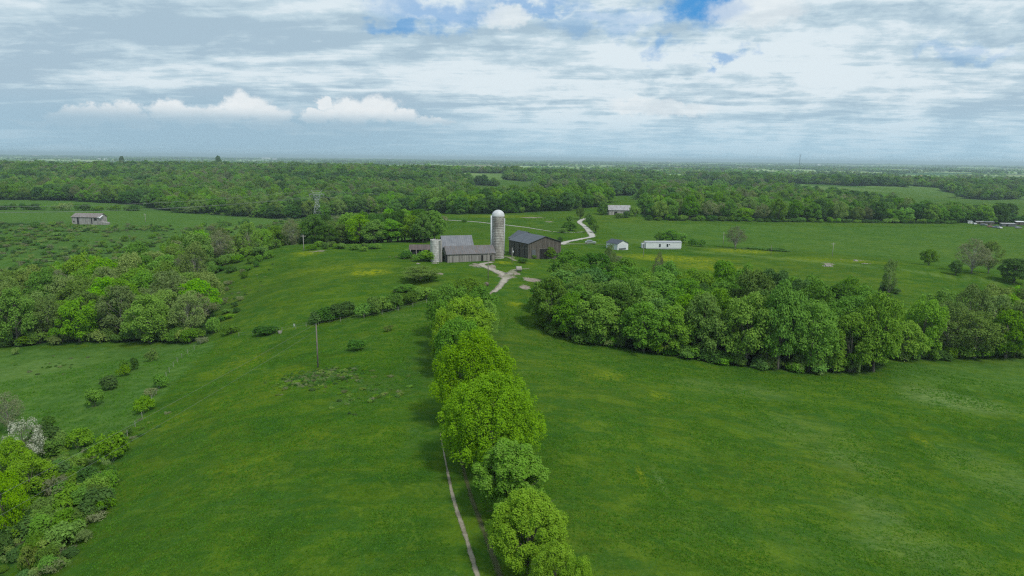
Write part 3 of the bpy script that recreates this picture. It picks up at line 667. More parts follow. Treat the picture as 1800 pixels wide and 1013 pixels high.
def trunk_mb(seed, L, h0, h1, r0, nlimb, twigs=0, n=6):
    """tapered trunk with limbs running out to the crown's clumps"""
    rg = random.Random(seed); mb = MB(); k = 5; pts = []
    bx, by = rg.uniform(-.3, .3), rg.uniform(-.3, .3)
    for i in range(k + 1):
        t = i / k; pts.append((bx * t * t * 1.5 + rg.uniform(-.06, .06) * (i > 0), by * t * t * 1.5 + rg.uniform(-.06, .06) * (i > 0), -.4 + (h1 + .4) * t))
    mb.tube(pts, [r0 * (1.25 if i == 0 else 1) * (1 - .8 * i / k) for i in range(k + 1)], n)
    idx = list(range(len(L))); rg.shuffle(idx)
    for i in idx[:nlimb]:
        e = Vector(L[i]); t = min(.95, max(.18, (e.z - 1.5) / max(h1, 1) * rg.uniform(.45, .75)))
        j = t * k; a = Vector(pts[int(j)]).lerp(Vector(pts[min(k, int(j) + 1)]), j - int(j))
        mid = a.lerp(e, .5) + Vector((rg.uniform(-.3, .3), rg.uniform(-.3, .3), rg.uniform(.0, .7)))
        rr = r0 * .42 * (1 - t * .5); mb.tube([a, mid, e], [rr, rr * .6, rr * .18], 5, False)
        for _ in range(twigs):
            s = mid.lerp(e, rg.uniform(.1, .9)); v = Vector((rg.gauss(0, 1), rg.gauss(0, 1), rg.gauss(.7, .6))).normalized() * rg.uniform(.8, 2.0)
            mb.tube([s, s + v * .5 + Vector((0, 0, .1)), s + v], [rr * .28, rr * .18, rr * .06], 3, False)
    return mb
def mb_mesh(mb, name, mat):
    me = bpy.data.meshes.new(name); me.from_pydata(mb.v, [], mb.f); me.update(); me.materials.append(mat)
    me.polygons.foreach_set('use_smooth', [True] * len(me.polygons)); return me

# source meshes: (crown mesh, trunk mesh, nominal height, nominal width)
SRC = {}
def source(key, seed, Rr, h, z0, nl, lr_, nleaf, leaf, mat, bark='bark', nlimb=9, twigs=0, r0=.28, **kw):
    V, F, L = crown_np(seed, Rr, z0, h, nl, lr_, nleaf, leaf, **kw)
    c = npmesh('crown', V, F, False, MAT[mat])
    t = mb_mesh(trunk_mb(seed, L, h0=0, h1=h * .72, r0=r0, nlimb=nlimb, twigs=twigs), 'trunk', MAT[bark])
    SRC[key] = (c, t, h, 2 * Rr)
def variants():
    k = 0
    for s in range(3):
        source(f'green{s}', 10 + s, 4.6, 12, .5, 110, .92, 12000, .37, 'green', stretch=1.0, inner=.2)
        source(f'dark{s}', 20 + s, 4.8, 12, .4, 120, .9, 13000, .37, 'dark', stretch=.95, inner=.2)
        source(f'lime{s}', 30 + s, 4.5, 12, .6, 110, .85, 11000, .36, 'yellowgreen', stretch=1.4, inner=.22)
        source(f'olive{s}', 40 + s, 4.4, 12, .9, 100, .8, 7500, .33, 'olive', 'pale_bark', 24, 4, .2, inner=.3, stretch=1.2)
    for s in range(2):
        source(f'mid{s}', 50 + s, 4.6, 12, .5, 110, .9, 12000, .37, 'glossy', stretch=1.0, inner=.2)
        source(f'brown{s}', 60 + s, 4.3, 12, 1.4, 90, .85, 5000, .28, 'brown', 'pale_bark', 34, 8, .2, inner=.4, stretch=1.2)
variants()
# shrubs: low wide clumps down to the ground, built 2.4 m tall and 4 m wide
def shrub_source(key, seed, mat, nleaf=1700, leaf=.34, nl=16):
    V, F, L = crown_np(seed, 2.0, .05, 2.4, nl, .75, nleaf, leaf, upb=.5, inner=.2, stretch=.85)
    c = npmesh('foliage', V, F, False, MAT[mat]); mb = MB(); rg = random.Random(seed)
    for i in range(5):
        a = rg.uniform(0, 6.28); mb.tube([(math.cos(a) * .12, math.sin(a) * .12, -.25), (math.cos(a) * .5, math.sin(a) * .5, .7), (math.cos(a) * 1.0, math.sin(a) * 1.0, 1.5)], [.05, .035, .012], 4, False)
    SRC[key] = (c, mb_mesh(mb, 'stems', MAT['bark']), 2.4, 4.0)
for s in range(2):
    shrub_source(f'sgreen{s}', 70 + s, 'green'); shrub_source(f'sdark{s}', 74 + s, 'dark'); shrub_source(f'slime{s}', 78 + s, 'shrub_lime'); shrub_source(f'solive{s}', 82 + s, 'olive', 1100); shrub_source(f'sbrown{s}', 86 + s, 'brown', 700, .28)
shrub_source('swhite0', 90, 'white', 700, .3)

def put_tree(name, key, x, y, h, w, label, cat, group=None, rz=None, sink=0.0, z=None, lean=0.0):
    c, t, h0, w0 = SRC[key]; zz = float(ground(x, y)) if z is None else z
    e = empty(name, (x, y, zz - sink), R.uniform(0, 6.28) if rz is None else rz, label, cat, group)
    e.scale = (w / w0, w / w0, h / h0)
    if lean: e.rotation_euler[0] = lean
    link('trunk' if name != 'shrub' else 'stems', t, None, e)
    link('crown' if name != 'shrub' else 'foliage', c, None, e)
    return e
def tree_px(key, px, top, Y, wpx, label, name='tree', cat='tree', group=None, rz=None):
    """stand a tree at forward distance Y so that its top shows at photograph pixel (px, top)"""
    p = at_Y(px, top, Y); z = float(ground(p[0], Y)); w = wpx / F0 * float((p - CAM) @ fwd)
    return put_tree(name, key, p[0], Y, p[2] - z, w, label, cat, group, rz)

# --- the row along the track: trees built one by one, near enough to show their leaf clumps
def near(key, seed, Rr, h, z0, nl, lr_, nleaf, leaf, mat, **kw):
    source(key, seed, Rr, h, z0, nl, lr_, nleaf, leaf, mat, nlimb=26, twigs=2, r0=.30, **kw)
near('n1', 101, 3.0, 9, 1.0, 220, .42, 22000, .17, 'near_yg', stretch=1.5, upb=.3, taper=.3)
near('n2', 102, 4.0, 10, .8, 280, .50, 46000, .20, 'near_yg', stretch=1.6, upb=.7, taper=.25)
near('n3', 103, 3.6, 9, .6, 200, .55, 36000, .26, 'near_gloss', stretch=1.05, upb=.9, taper=.15)
near('n4', 104, 6.2, 13, .8, 460, .62, 62000, .23, 'lime', stretch=1.9, upb=.3, taper=.2)
near('n5', 105, 6.2, 14, .8, 440, .64, 56000, .24, 'lime', stretch=2.0, upb=.3, taper=.35)
near('n7', 107, 5.0, 11, .8, 130, .95, 20000, .34, 'near_yg', stretch=1.1)
near('n8', 108, 5.0, 11, .8, 120, 1.0, 20000, .34, 'glossy', stretch=1.1)
tree_px('n1', 1018, 982, 49, 70, 'small yellow-green tree lowest in the row, half hidden by its neighbour')
tree_px('n1', 975, 958, 51, 100, 'yellow-green treetop in front of the pointed olive-lime tree at the frame bottom', rz=1.0)
tree_px('n2', 932, 868, 57, 150, 'soft olive-lime tree in the row just nearer than the glossy round one')
tree_px('n3', 898, 780, 67, 134, 'compact glossy mid-green tree with round leaf clumps beside the dirt rut')
tree_px('n4', 864, 662, 79, 196, 'broad bright lime tree, the widest in the row, right behind the glossy round one')
tree_px('n5', 836, 584, 95, 160, 'tall domed lime tree rising behind the widest lime tree of the row')
tree_px('n8', 808, 560, 116, 88, 'mid-green tree between the domed lime tree and the ragged olive one')
tree_px('n7', 818, 524, 132, 108, 'ragged olive-green tree behind the domed lime tree in the row')
tree_px('n8', 790, 500, 150, 84, 'leafy mid-green tree on the pasture side near the far end of the row', rz=2.0)
tree_px('n7', 784, 548, 124, 62, 'narrow olive tree squeezed against the pasture side of the row', rz=3.0)
tree_px('lime0', 820, 490, 165, 86, 'rounded bright green tree near the lane end of the row')
tree_px('mid0', 846, 503, 152, 60, 'small bright tree overhanging the lane beside the dark round bale')
tree_px('lime1', 858, 528, 146, 40, 'low lime bush-like tree on the pasture edge of the row')
tree_px('mid1', 778, 526, 140, 50, 'low dark-green tree at the foot of the ragged olive one')

# --- trees on their own
tree_px('olive0', 738, 468, 205, 78, 'hazy grey-green tree at the upper end of the hedge', rz=.5)
tree_px('brown0', 700, 512, 196, 30, 'small brownish thin tree beside the hazy grey-green one')
tree_px('mid1', 712, 500, 193, 42, 'low green tree in the hedge between two thickets')
tree_px('olive1', 1568, 456, 232, 28, 'slender forked tree standing by itself on the open slope')
tree_px('lime2', 1636, 438, 300, 32, 'small lone lime tree on the big pasture beyond the slope')
tree_px('brown1', 1716, 420, 275, 64, 'large half-bare brownish tree at the edge of the big pasture')
tree_px('olive2', 1745, 424, 280, 46, 'yellowish tree leaning against the large half-bare one')
tree_px('dark0', 1683, 458, 270, 24, 'round dark bush-like tree under the large half-bare one')
tree_px('dark1', 1788, 455, 262, 50, 'dark green tree cut by the picture edge beyond the slope')
tree_px('brown0', 1295, 398, 330, 40, 'young thin tree almost without leaves on the pasture past the white trailer')
tree_px('brown1', 1159, 443, 225, 22, 'bare spindly tree sticking up behind the wood in the draw')
tree_px('olive0', 1073, 430, 230, 26, 'faint bare tree between the pale garage and the wood')
tree_px('mid0', 1180, 404, 345, 36, 'leafy green tree right behind the white trailer')
tree_px('lime0', 1198, 410, 350, 26, 'pale tree at the far end of the white trailer')
tree_px('lime1', 1160, 407, 350, 20, 'thin pale tree behind the middle of the white trailer')
tree_px('dark2', 749, 388, 306, 24, 'dark reddish conifer-like tree at the end of the hilltop wood')
tree_px('green0', 722, 438, 262, 26, 'tree crowding the open rusty-roofed shed')
tree_px('lime0', 756, 440, 240, 42, 'sprawling yellow-green tree in front of the short white silo')
tree_px('dark1', 213, 275, 1900, 9, 'single dark tree standing above the far wooded ridge')
tree_px('dark0', 383, 274, 1750, 11, 'taller dark tree poking from the ridge crest beyond the left wood')
tree_px('green1', 966, 433, 256, 24, 'bush-like tree growing before the doorway of the dark barn')
tree_px('mid1', 236, 425, 262, 56, 'rich green round-headed tree above the scrubby valley wood')

# --- the woods
rgw = random.Random(11)
PALETTE = {'draw': (['green', 'green', 'dark', 'mid', 'green', 'mid', 'green', 'lime'], (10.5, 14), (10, 13), 6.2),
           'gap': (['lime', 'olive', 'lime', 'green', 'lime', 'olive'], (11, 15), (9.5, 13), 6.6),
           'valley': (['olive', 'lime', 'olive', 'lime', 'olive', 'brown', 'lime', 'green'], (11, 16), (10, 14), 7.2),
           'hill': (['lime', 'green', 'lime', 'lime', 'green', 'olive', 'dark'], (12, 16.5), (11, 14), 7.0),
           'mid': (['green', 'green', 'dark', 'mid', 'lime'], (12, 17), (11, 15), 9.5),
           'east': (['green', 'dark', 'lime', 'green', 'olive', 'brown', 'green', 'mid'], (11, 17), (11, 15), 9.5)}
WHERE = {'draw': 'in the dense wood filling the draw beside the near pasture', 'gap': 'in the tall pale wood past the end of the draw', 'valley': 'in the mixed valley wood below the hilltop field',
         'hill': 'in the wood behind the hilltop field and the old sheds', 'mid': 'in the wood across the field behind the silo', 'east': 'in the long wood edging the big pasture beyond the white trailer'}
GROUPNAME = {'draw': 'trees of the wood in the draw', 'gap': 'trees of the pale wood past the draw', 'valley': 'trees of the valley wood', 'hill': 'trees of the wood behind the hilltop', 'mid': 'trees of the wood behind the silo', 'east': 'trees of the wood edging the big pasture'}
TONE = {'green': 'full leafy green tree', 'dark': 'dark green dense tree', 'lime': 'light yellow-green tree', 'olive': 'thin-leaved olive tree', 'brown': 'nearly bare brownish tree', 'mid': 'fresh bright green tree'}
spots = []
for wn_, poly in WOODS.items():
    tones, hr, wr, md = PALETTE[wn_]; xs = [p[0] for p in poly]; ys = [p[1] for p in poly]; pts = []
    for _ in range(6000):
        x, y = rgw.uniform(min(xs), max(xs)), rgw.uniform(min(ys), max(ys))
        if not inpoly(np.array(x), np.array(y), poly): continue
        if any((x - a) ** 2 + (y - b) ** 2 < md * md for a, b in pts): continue
        pts.append((x, y))
    for (x, y) in pts:
        if x / y > .80 or x / y < -.82: continue
        t = rgw.choice(tones)
        if wn_ == 'valley' and y > 260 and rgw.random() < .4: t = rgw.choice(['olive', 'brown'])
        h = rgw.uniform(*hr) * rgw.choice([1, 1, 1, .8, 1.12]); w = rgw.uniform(*wr)
        if wn_ == 'draw': h *= .84 + .50 * sstep(np.array(x), 10, 75)
        spots.append((h / y, wn_, t, x, y, h, w))
spots.sort(key=lambda s: -s[0])
NTREE = 262
nv = {'green': 3, 'dark': 3, 'lime': 3, 'olive': 3, 'mid': 2, 'brown': 2}
stuff_pts = []      # (x, y, z, sx, sz, rot, index)
VIDX = ['green0', 'green1', 'dark0', 'dark1', 'lime0', 'olive0', 'brown0', 'mid0']
for i, (_, wn_, t, x, y, h, w) in enumerate(spots):
    if i < NTREE:
        put_tree('tree', f'{t}{rgw.randrange(nv[t])}', x, y, h, w, TONE[t] + ' ' + WHERE[wn_], 'tree', GROUPNAME[wn_])
    else:
        k = [j for j, q in enumerate(VIDX) if q.startswith(t)]; stuff_pts.append((x, y, float(ground(x, y)), w / 9.2, h / 12, rgw.uniform(0, 6.28), rgw.choice(k)))
print('wood trees', len(spots), 'as stuff', max(0, len(spots) - NTREE))

# --- the far woodland: one mass, instanced
def far_points():
    rg = np.random.RandomState(3)
    r = np.sqrt(rg.uniform(560 ** 2, 2050 ** 2, 40000)); keep = rg.rand(len(r)) < np.clip(900 / r, .25, 1) ; r = r[keep]
    th = rg.uniform(-.72, .72, len(r)); x, y = r * np.sin(th), r * np.cos(th)
    m = forest_mask(x, y) > .5
    for P in WOODS.values(): m &= ~inpoly(x, y, P)
    # nothing on the farm's own fields
    m &= ~inpoly(x, y, [gp(500, 380), gp(700, 470), gp(880, 500), gp(1000, 520), gp(1060, 560), gp(1140, 560), gp(1250, 500), gp(1640, 530), gp(2000, 530), gp(2000, 100), gp(-300, 100), gp(-300, 560), gp(100, 560), gp(300, 620)])
    x, y, r = x[m], y[m], r[m]
    z = ground(x, y); h = rg.uniform(9, 18, len(x)) * np.where(rg.rand(len(x)) < .3, .65, 1) * (.75 + .5 * fbm(x / 60, y / 60, 2)); w = rg.uniform(10, 15, len(x)) * (1 + r / 6000)
    az = np.arctan2(x, y); pal = fbm(x / 90, y / 90, 3)
    idx = np.where(pal < .40, rg.choice([2, 3, 0], len(x)), np.where(pal < .56, rg.choice([0, 1, 7, 5, 2], len(x)), rg.choice([4, 0, 5, 6, 1], len(x))))
    for q in zip(x, y, z - .3, w / 9.2, h / 12, rg.uniform(0, 6.28, len(x)), idx): stuff_pts.append(q)
far_points()
print('stuff trees', len(stuff_pts))
# lighter trees and small groves for the far distance
lows = []
for s, mt in enumerate(['dark', 'green', 'lime', 'olive']):
    V, F, L = crown_np(200 + s, 5.5, .5, 12, 14, 2.4, 240, 2.2, {'lime': 0.4}.get(mt, .35), stretch=.9)
    lows.append((V, F))
def grove(seed, matname, n_=26, rad=48):
    rg = np.random.RandomState(seed); VV = []; FF = []; b = 0
    for i in range(n_):
        V, F = lows[rg.randint(4)]; a = rg.uniform(0, 6.28); rr = rad * math.sqrt(rg.rand()); s = rg.uniform(.7, 1.25)
        VV.append(V * [s * 1.15, s * 1.15, s * rg.uniform(.8, 1.1)] + [rr * math.cos(a), rr * math.sin(a), -1.5]); FF.append(F + b); b += len(V)
    return npmesh('grove', np.vstack(VV), np.vstack(FF), False, MAT[matname])
def instancer(name, meshes, pts, label):
    colx = bpy.data.collections.new(name + '_source')
    for i, me in enumerate(meshes):
        for j, m_ in enumerate(me if isinstance(me, (tuple, list)) else [me]): pass
        o = bpy.data.objects.new(f'{name}_{i:02d}', me); colx.objects.link(o)
    P = np.array(pts, float)
    me = npmesh(name, P[:, :3], [])
    a = me.attributes.new('isc', 'FLOAT_VECTOR', 'POINT'); a.data.foreach_set('vector', np.stack([P[:, 3], P[:, 3], P[:, 4]], 1).astype(np.float32).ravel())
    a = me.attributes.new('irot', 'FLOAT_VECTOR', 'POINT'); a.data.foreach_set('vector', np.stack([P[:, 5] * 0, P[:, 5] * 0, P[:, 5]], 1).astype(np.float32).ravel())
    a = me.attributes.new('iid', 'INT', 'POINT'); a.data.foreach_set('value', P[:, 6].astype(np.int32))
    o = link(name, me)
    g = bpy.data.node_groups.new(name, 'GeometryNodeTree')
    g.interface.new_socket('Geometry', in_out='INPUT', socket_type='NodeSocketGeometry'); g.interface.new_socket('Geometry', in_out='OUTPUT', socket_type='NodeSocketGeometry')
    gi = g.nodes.new('NodeGroupInput'); go = g.nodes.new('NodeGroupOutput'); ip = g.nodes.new('GeometryNodeInstanceOnPoints'); ci = g.nodes.new('GeometryNodeCollectionInfo')
    ci.inputs['Collection'].default_value = colx; ci.inputs['Separate Children'].default_value = True; ci.inputs['Reset Children'].default_value = True
    ip.inputs['Pick Instance'].default_value = True
    def na(nm, ty):
        q = g.nodes.new('GeometryNodeInputNamedAttribute'); q.data_type = ty; q.inputs['Name'].default_value = nm; return [s for s in q.outputs if s.enabled and s.name == 'Attribute'][0]
    L = g.links.new
    L(gi.outputs[0], ip.inputs['Points']); L(ci.outputs[0], ip.inputs['Instance']); L(na('isc', 'FLOAT_VECTOR'), ip.inputs['Scale']); L(na('irot', 'FLOAT_VECTOR'), ip.inputs['Rotation']); L(na('iid', 'INT'), ip.inputs['Instance Index'])
    L(ip.outputs[0], go.inputs[0])
    md = o.modifiers.new('scatter', 'NODES'); md.node_group = g
    kindtag(o, label, None, None, 'stuff'); return o
instancer('far_woodland', [SRC[k][0] for k in VIDX], stuff_pts, 'dense far-off spring woodland covering the hills beyond the fields')
def far_groves():
    rg = np.random.RandomState(8); pts = []
    r = np.sqrt(rg.uniform(2000 ** 2, 17000 ** 2, 26000)); keep = rg.rand(len(r)) < np.clip(5000 / r, .3, 1); r = r[keep]; th = rg.uniform(-.70, .70, len(r)); x, y = r * np.sin(th), r * np.cos(th)
    m = (forest_mask(x, y) > .5) & (rg.rand(len(x)) < .45); m |= rg.rand(len(x)) < .07
    x, y, r = x[m], y[m], r[m]; s = rg.uniform(.8, 1.3, len(x)) * (1 + r / 14000)
    z = ground(x, y)
    for q in zip(x, y, z, s, np.minimum(s, 1.25), rg.uniform(0, 6.28, len(x)), rg.randint(0, 4, len(x))): pts.append(q)
    print('groves', len(pts))
    instancer('distant_woodland', [grove(1, 'dark', 14, 60), grove(2, 'green', 14, 60), grove(3, 'yellowgreen', 14, 60), grove(4, 'olive', 12, 60)], pts, 'patchwork of distant woods and treelines reaching to the horizon')
far_groves()

# ------------------------------------------------------------------ shrubs
STONE = {'sgreen': 'green', 'sdark': 'dark green', 'slime': 'yellow-green', 'solive': 'olive', 'sbrown': 'brown twiggy', 'swhite': 'white-flowering'}
def shrub(px, py, wpx, hpx, tone, label, group=None):
    """shrub whose foot shows at (px, py)"""
    p = at(px, py); s = float((p - CAM) @ fwd) / F0
    k = f'{tone}{R.randrange(2) if tone != "swhite" else 0}'
    return put_tree('shrub', k, p[0], p[1] + wpx * s * .2, hpx * s * 1.1, wpx * s, label, 'shrub', group, sink=.05)
G = 'shrubs dotted over the lower meadow'
for (a, b, w, h, t, l) in [
    (188, 686, 36, 22, 'sdark', 'rounded dark shrub in the lower meadow, widest of its slanting line'),
    (214, 662, 26, 18, 'sgreen', 'shrub in the lower meadow just above the widest dark one'),
    (218, 656, 22, 22, 'slime', 'upright shrub touching its darker twin in the lower meadow'),
    (233, 651, 18, 20, 'sdark', 'narrow dark shrub at the top of the touching pair in the meadow'),
    (264, 636, 24, 22, 'solive', 'thin-leaved shrub highest in the meadow, apart from the rest'),
    (161, 718, 34, 32, 'slime', 'bright yellow-green shrub lowest of the slanting meadow line'),
    (278, 683, 36, 20, 'sgreen', 'dense shrub on the fence line with a light-tipped top'),
    (263, 699, 26, 14, 'sbrown', 'twiggy brown-green shrub between the two fence-line shrubs'),
    (245, 728, 42, 26, 'sgreen', 'large spreading shrub lowest on the fence line'),
    (82, 748, 26, 14, 'sdark', 'small dark shrub in the meadow above the pair of big bushes'),
    (95, 790, 44, 28, 'sgreen', 'bigger bush left of the wires in the lower meadow scrub'),
    (132, 792, 52, 30, 'sgreen', 'broad bush just under the wires above the thicket'),
    (228, 765, 14, 18, 'slime', 'small weedy shrub right where the fence meets the pasture'),
    (30, 610, 24, 12, 'sgreen', 'low shrub at the edge of the valley wood'), (27, 624, 14, 12, 'solive', 'tiny shrub alone in the meadow near the valley wood'),
    (627, 617, 34, 18, 'sdark', 'lone round shrub on the pasture near the wooden utility pole'),
    (683, 583, 20, 10, 'solive', 'small grey shrub on the pasture below the hedge'),
    (465, 590, 44, 14, 'sdark', 'low dark shrub on the old fence row west of the hedge'),
    (331, 606, 30, 26, 'slime', 'bright bush at the corner of the valley wood'),
    (402, 590, 32, 16, 'sgreen', 'low bush at the foot of the hill, end of the valley wood'),
    (352, 605, 26, 10, 'sbrown', 'twiggy scrub at the fence corner by the valley wood'),
    (1000, 458, 20, 10, 'sdark', 'dark shrub in the grass beside the dark barn'),
    (968, 455, 14, 16, 'sgreen', 'shrub growing against the front of the dark barn'),
    (935, 455, 16, 7, 'sgreen', 'low shrub at the side wall of the dark barn'),
    (920, 463, 18, 8, 'sdark', 'dark weedy shrub between the lane and the dark barn'),
    (1024, 463, 18, 11, 'sdark', 'dark round shrub in the open grass past the dark barn'),
    (1085, 460, 30, 8, 'sbrown', 'brown twiggy patch of scrub in front of the garage'),
    (1233, 434, 20, 12, 'sgreen', 'round green shrub past the trailer end'), (1218, 433, 16, 12, 'sdark', 'darker round shrub close to the trailer end'),
    (1330, 439, 40, 4, 'sdark', 'low dark bramble strip on the slope crest'), (1370, 442, 40, 4, 'sdark', 'lower dark bramble strip further along the slope crest'),
    (1003, 392, 18, 12, 'sgreen', 'green shrub just before the bend of the gravel road'), (1020, 386, 16, 20, 'slime', 'tall light shrub where the gravel road vanishes'),
    (1034, 390, 16, 14, 'sgreen', 'shrub on the outer side of the gravel road top'), (1038, 400, 16, 16, 'sdark', 'dark shrub on the outer side of the gravel road middle'),
    (1048, 410, 18, 16, 'sgreen', 'shrub at the elbow of the gravel road'), (1043, 404, 12, 18, 'slime', 'light shrub among the roadside bushes'), (1001, 406, 30, 14, 'sdark', 'dark wide shrub inside the bend of the gravel road'), (990, 410, 20, 8, 'sgreen', 'low shrub beside the dark wide one near the field track'),
    (775, 393, 26, 12, 'sbrown', 'brown-green thicket in the field beyond the sheds'), (800, 441, 24, 10, 'slime', 'light shrub behind the grey-roofed barn'),
    (816, 391, 10, 5, 'sdark', 'tiny dark shrub on the field below the thin track'), (985, 425, 10, 8, 'sdark', 'small shrub behind the dark barn by the road'),
    (1060, 378, 22, 20, 'sdark', 'dark bush at the gable of the pale-roofed far barn'), (1090, 384, 20, 8, 'sgreen', 'bush in front of the pale-roofed far barn'), (1102, 383, 16, 10, 'sdark', 'dark bush hugging the far barn front'), (1116, 381, 22, 16, 'sgreen', 'leafy bush at the far barn corner'),
    (1560, 520, 26, 20, 'sdark', 'dark bush at the foot of the slender forked tree'), (1576, 517, 18, 8, 'sdark', 'low dark bush beside the forked tree foot'),
    (802, 1042, 30, 26, 'swhite', 'white-flowering bush at the very bottom beside the track'),
    (738, 460, 30, 16, 'sgreen', 'thick weeds-and-bush clump below the rusty-roofed shed'), (712, 455, 26, 12, 'sdark', 'dark bush at the end of the sheds on the hilltop'),
    (775, 457, 30, 14, 'slime', 'yellow-green bush at the foot of the short white silo')]:
    shrub(a, b, w, h, t, l)
# bushes along the hill's crest and flank
rb = random.Random(5)
for (a, b) in [(352, 482), (366, 478), (380, 472), (392, 468), (405, 462), (418, 462), (432, 452), (446, 450), (455, 460), (462, 444), (470, 440), (482, 437), (492, 432), (456, 452), (440, 464), (470, 455), (362, 488), (375, 484), (505, 430)]:
    t = rb.choice(['sgreen', 'slime', 'slime', 'sgreen']); shrub(a, b, rb.uniform(18, 30), rb.uniform(10, 17), t, f'{STONE[t]} bush in the thick line of bushes on the shoulder of the hilltop field', 'bushes on the hill shoulder')
for (a, b) in [(400, 502), (385, 478), (425, 485), (428, 490), (399, 512), (412, 540), (420, 530), (405, 560), (398, 552), (388, 566), (432, 478), (415, 550), (404, 480), (380, 520), (450, 470), (395, 535)]:
    t = rb.choice(['sdark', 'sdark', 'sgreen', 'sbrown']); shrub(a, b, rb.uniform(12, 24), rb.uniform(6, 12), t, f'{STONE[t]} scrub bush on the steep flank below the hill shoulder', 'scrub on the hill flank')
for (a, b) in [(548, 440), (570, 438), (592, 437), (600, 438), (622, 440), (640, 436), (652, 438), (560, 434), (580, 434), (660, 437), (640, 442)]:
    t = rb.choice(['slime', 'sgreen']); shrub(a, b, rb.uniform(16, 22), rb.uniform(6, 11), t, f'{STONE[t]} bush between the hilltop field and the wood behind it', 'bushes behind the hilltop field')
# the two thickets of the slanting hedge
for (a, b, w, h) in [(556, 570, 34, 20), (574, 567, 38, 24), (592, 563, 38, 26), (610, 558, 34, 24)]:
    shrub(a, b, w, h, 'sdark', 'dark glossy shrub in the lower thicket of the slanting hedge', 'shrubs of the lower thicket')
for (a, b, w, h) in [(640, 558, 36, 22), (655, 555, 38, 28), (672, 550, 36, 24), (690, 546, 36, 26), (700, 540, 24, 20), (720, 536, 36, 20), (745, 530, 40, 22)]:
    shrub(a, b, w, h, rb.choice(['sgreen', 'sgreen', 'slime']), 'green shrub in the upper thicket of the slanting hedge', 'shrubs of the upper thicket')
# brambles round the pole
for k in range(10):
    a = rb.uniform(528, 590); b = rb.uniform(654, 676); shrub(a, b, rb.uniform(10, 16), rb.uniform(4, 6), rb.choice(['sdark', 'sdark', 'solive']), 'low bramble clump in the dark patch round the wooden utility pole', 'brambles round the pole')
# thicket in the near corner of the meadow
for k in range(56):
    b = rb.uniform(800, 1010); lim = 205 - abs(b - 850) * .45 if b > 850 else 200
    a = rb.uniform(-30, max(60, lim)); t = rb.choice(['sgreen', 'slime', 'sgreen', 'sgreen', 'sdark', 'slime', 'solive', 'sbrown'])
    shrub(a, b, rb.uniform(38, 78), rb.uniform(24, 44), t, f'{STONE[t]} bush in the tangled thicket in the near corner under the wires', 'bushes of the near thicket')
# scrub over the valley floor beyond
for k in range(60):
    a = rb.uniform(-10, 520); b = rb.uniform(396, 462)
    if a > 330 and b > 420: b = rb.uniform(394, 415)
    if 110 < a < 195 and b < 400: continue
    t = rb.choice(['sgreen', 'sdark', 'sgreen', 'solive', 'sbrown', 'slime']); shrub(a, b, rb.uniform(10, 22), rb.uniform(5, 10), t, f'{STONE[t]} scrub bush on the rough valley floor round the old weathered barn', 'scrub on the valley floor')
# hedge line along the top of the big pasture and under the pale field
for k in range(34):
    a = 1140 + k * 16 + rb.uniform(-5, 5); b = 387.5 + (a - 1136) * .012; t = rb.choice(['sgreen', 'sdark', 'slime'])
    shrub(a, b, rb.uniform(14, 22), rb.uniform(5, 10), t, f'{STONE[t]} hedge bush along the far edge of the big pasture', 'hedge along the big pasture')
for k in range(18):
    a = -5 + k * 14 + rb.uniform(-5, 5); b = 369 + a * .008; t = rb.choice(['sgreen', 'sdark', 'solive'])
    shrub(a, b, rb.uniform(14, 24), rb.uniform(6, 13), t, f'{STONE[t]} hedge bush below the pale field in the distance', 'hedge under the pale field')
# taller bushes closing the foot of the woods
rb = random.Random(9)
def edge(P, n_, where, grp):
    L = smooth_line(P, 1.0)
    for i in range(n_):
        q = L[int((i + rb.uniform(.1, .9)) / n_ * (len(L) - 1))]; t = rb.choice(['sgreen', 'sdark', 'sgreen', 'slime', 'solive'])
        put_tree('bush', f'{t}{rb.randrange(2)}', q[0] + rb.uniform(-1, 1), q[1] + rb.uniform(.5, 2.5), rb.uniform(2.2, 4.6), rb.uniform(4.5, 7.5), f'{STONE[t]} bush closing the foot of {where}', 'bush', grp, sink=.1)
edge(WOODS['draw'][:7], 30, 'the dense wood along the near pasture', 'bushes at the foot of the draw wood')
edge(WOODS['gap'][:3], 12, 'the tall pale wood past the draw', 'bushes at the foot of the pale wood')
edge(WOODS['valley'][:5], 26, 'the valley wood along the lower meadow', 'bushes at the foot of the valley wood')
edge(WOODS['mid'][:5], 12, 'the wood behind the silo', 'bushes at the foot of the wood behind the silo')
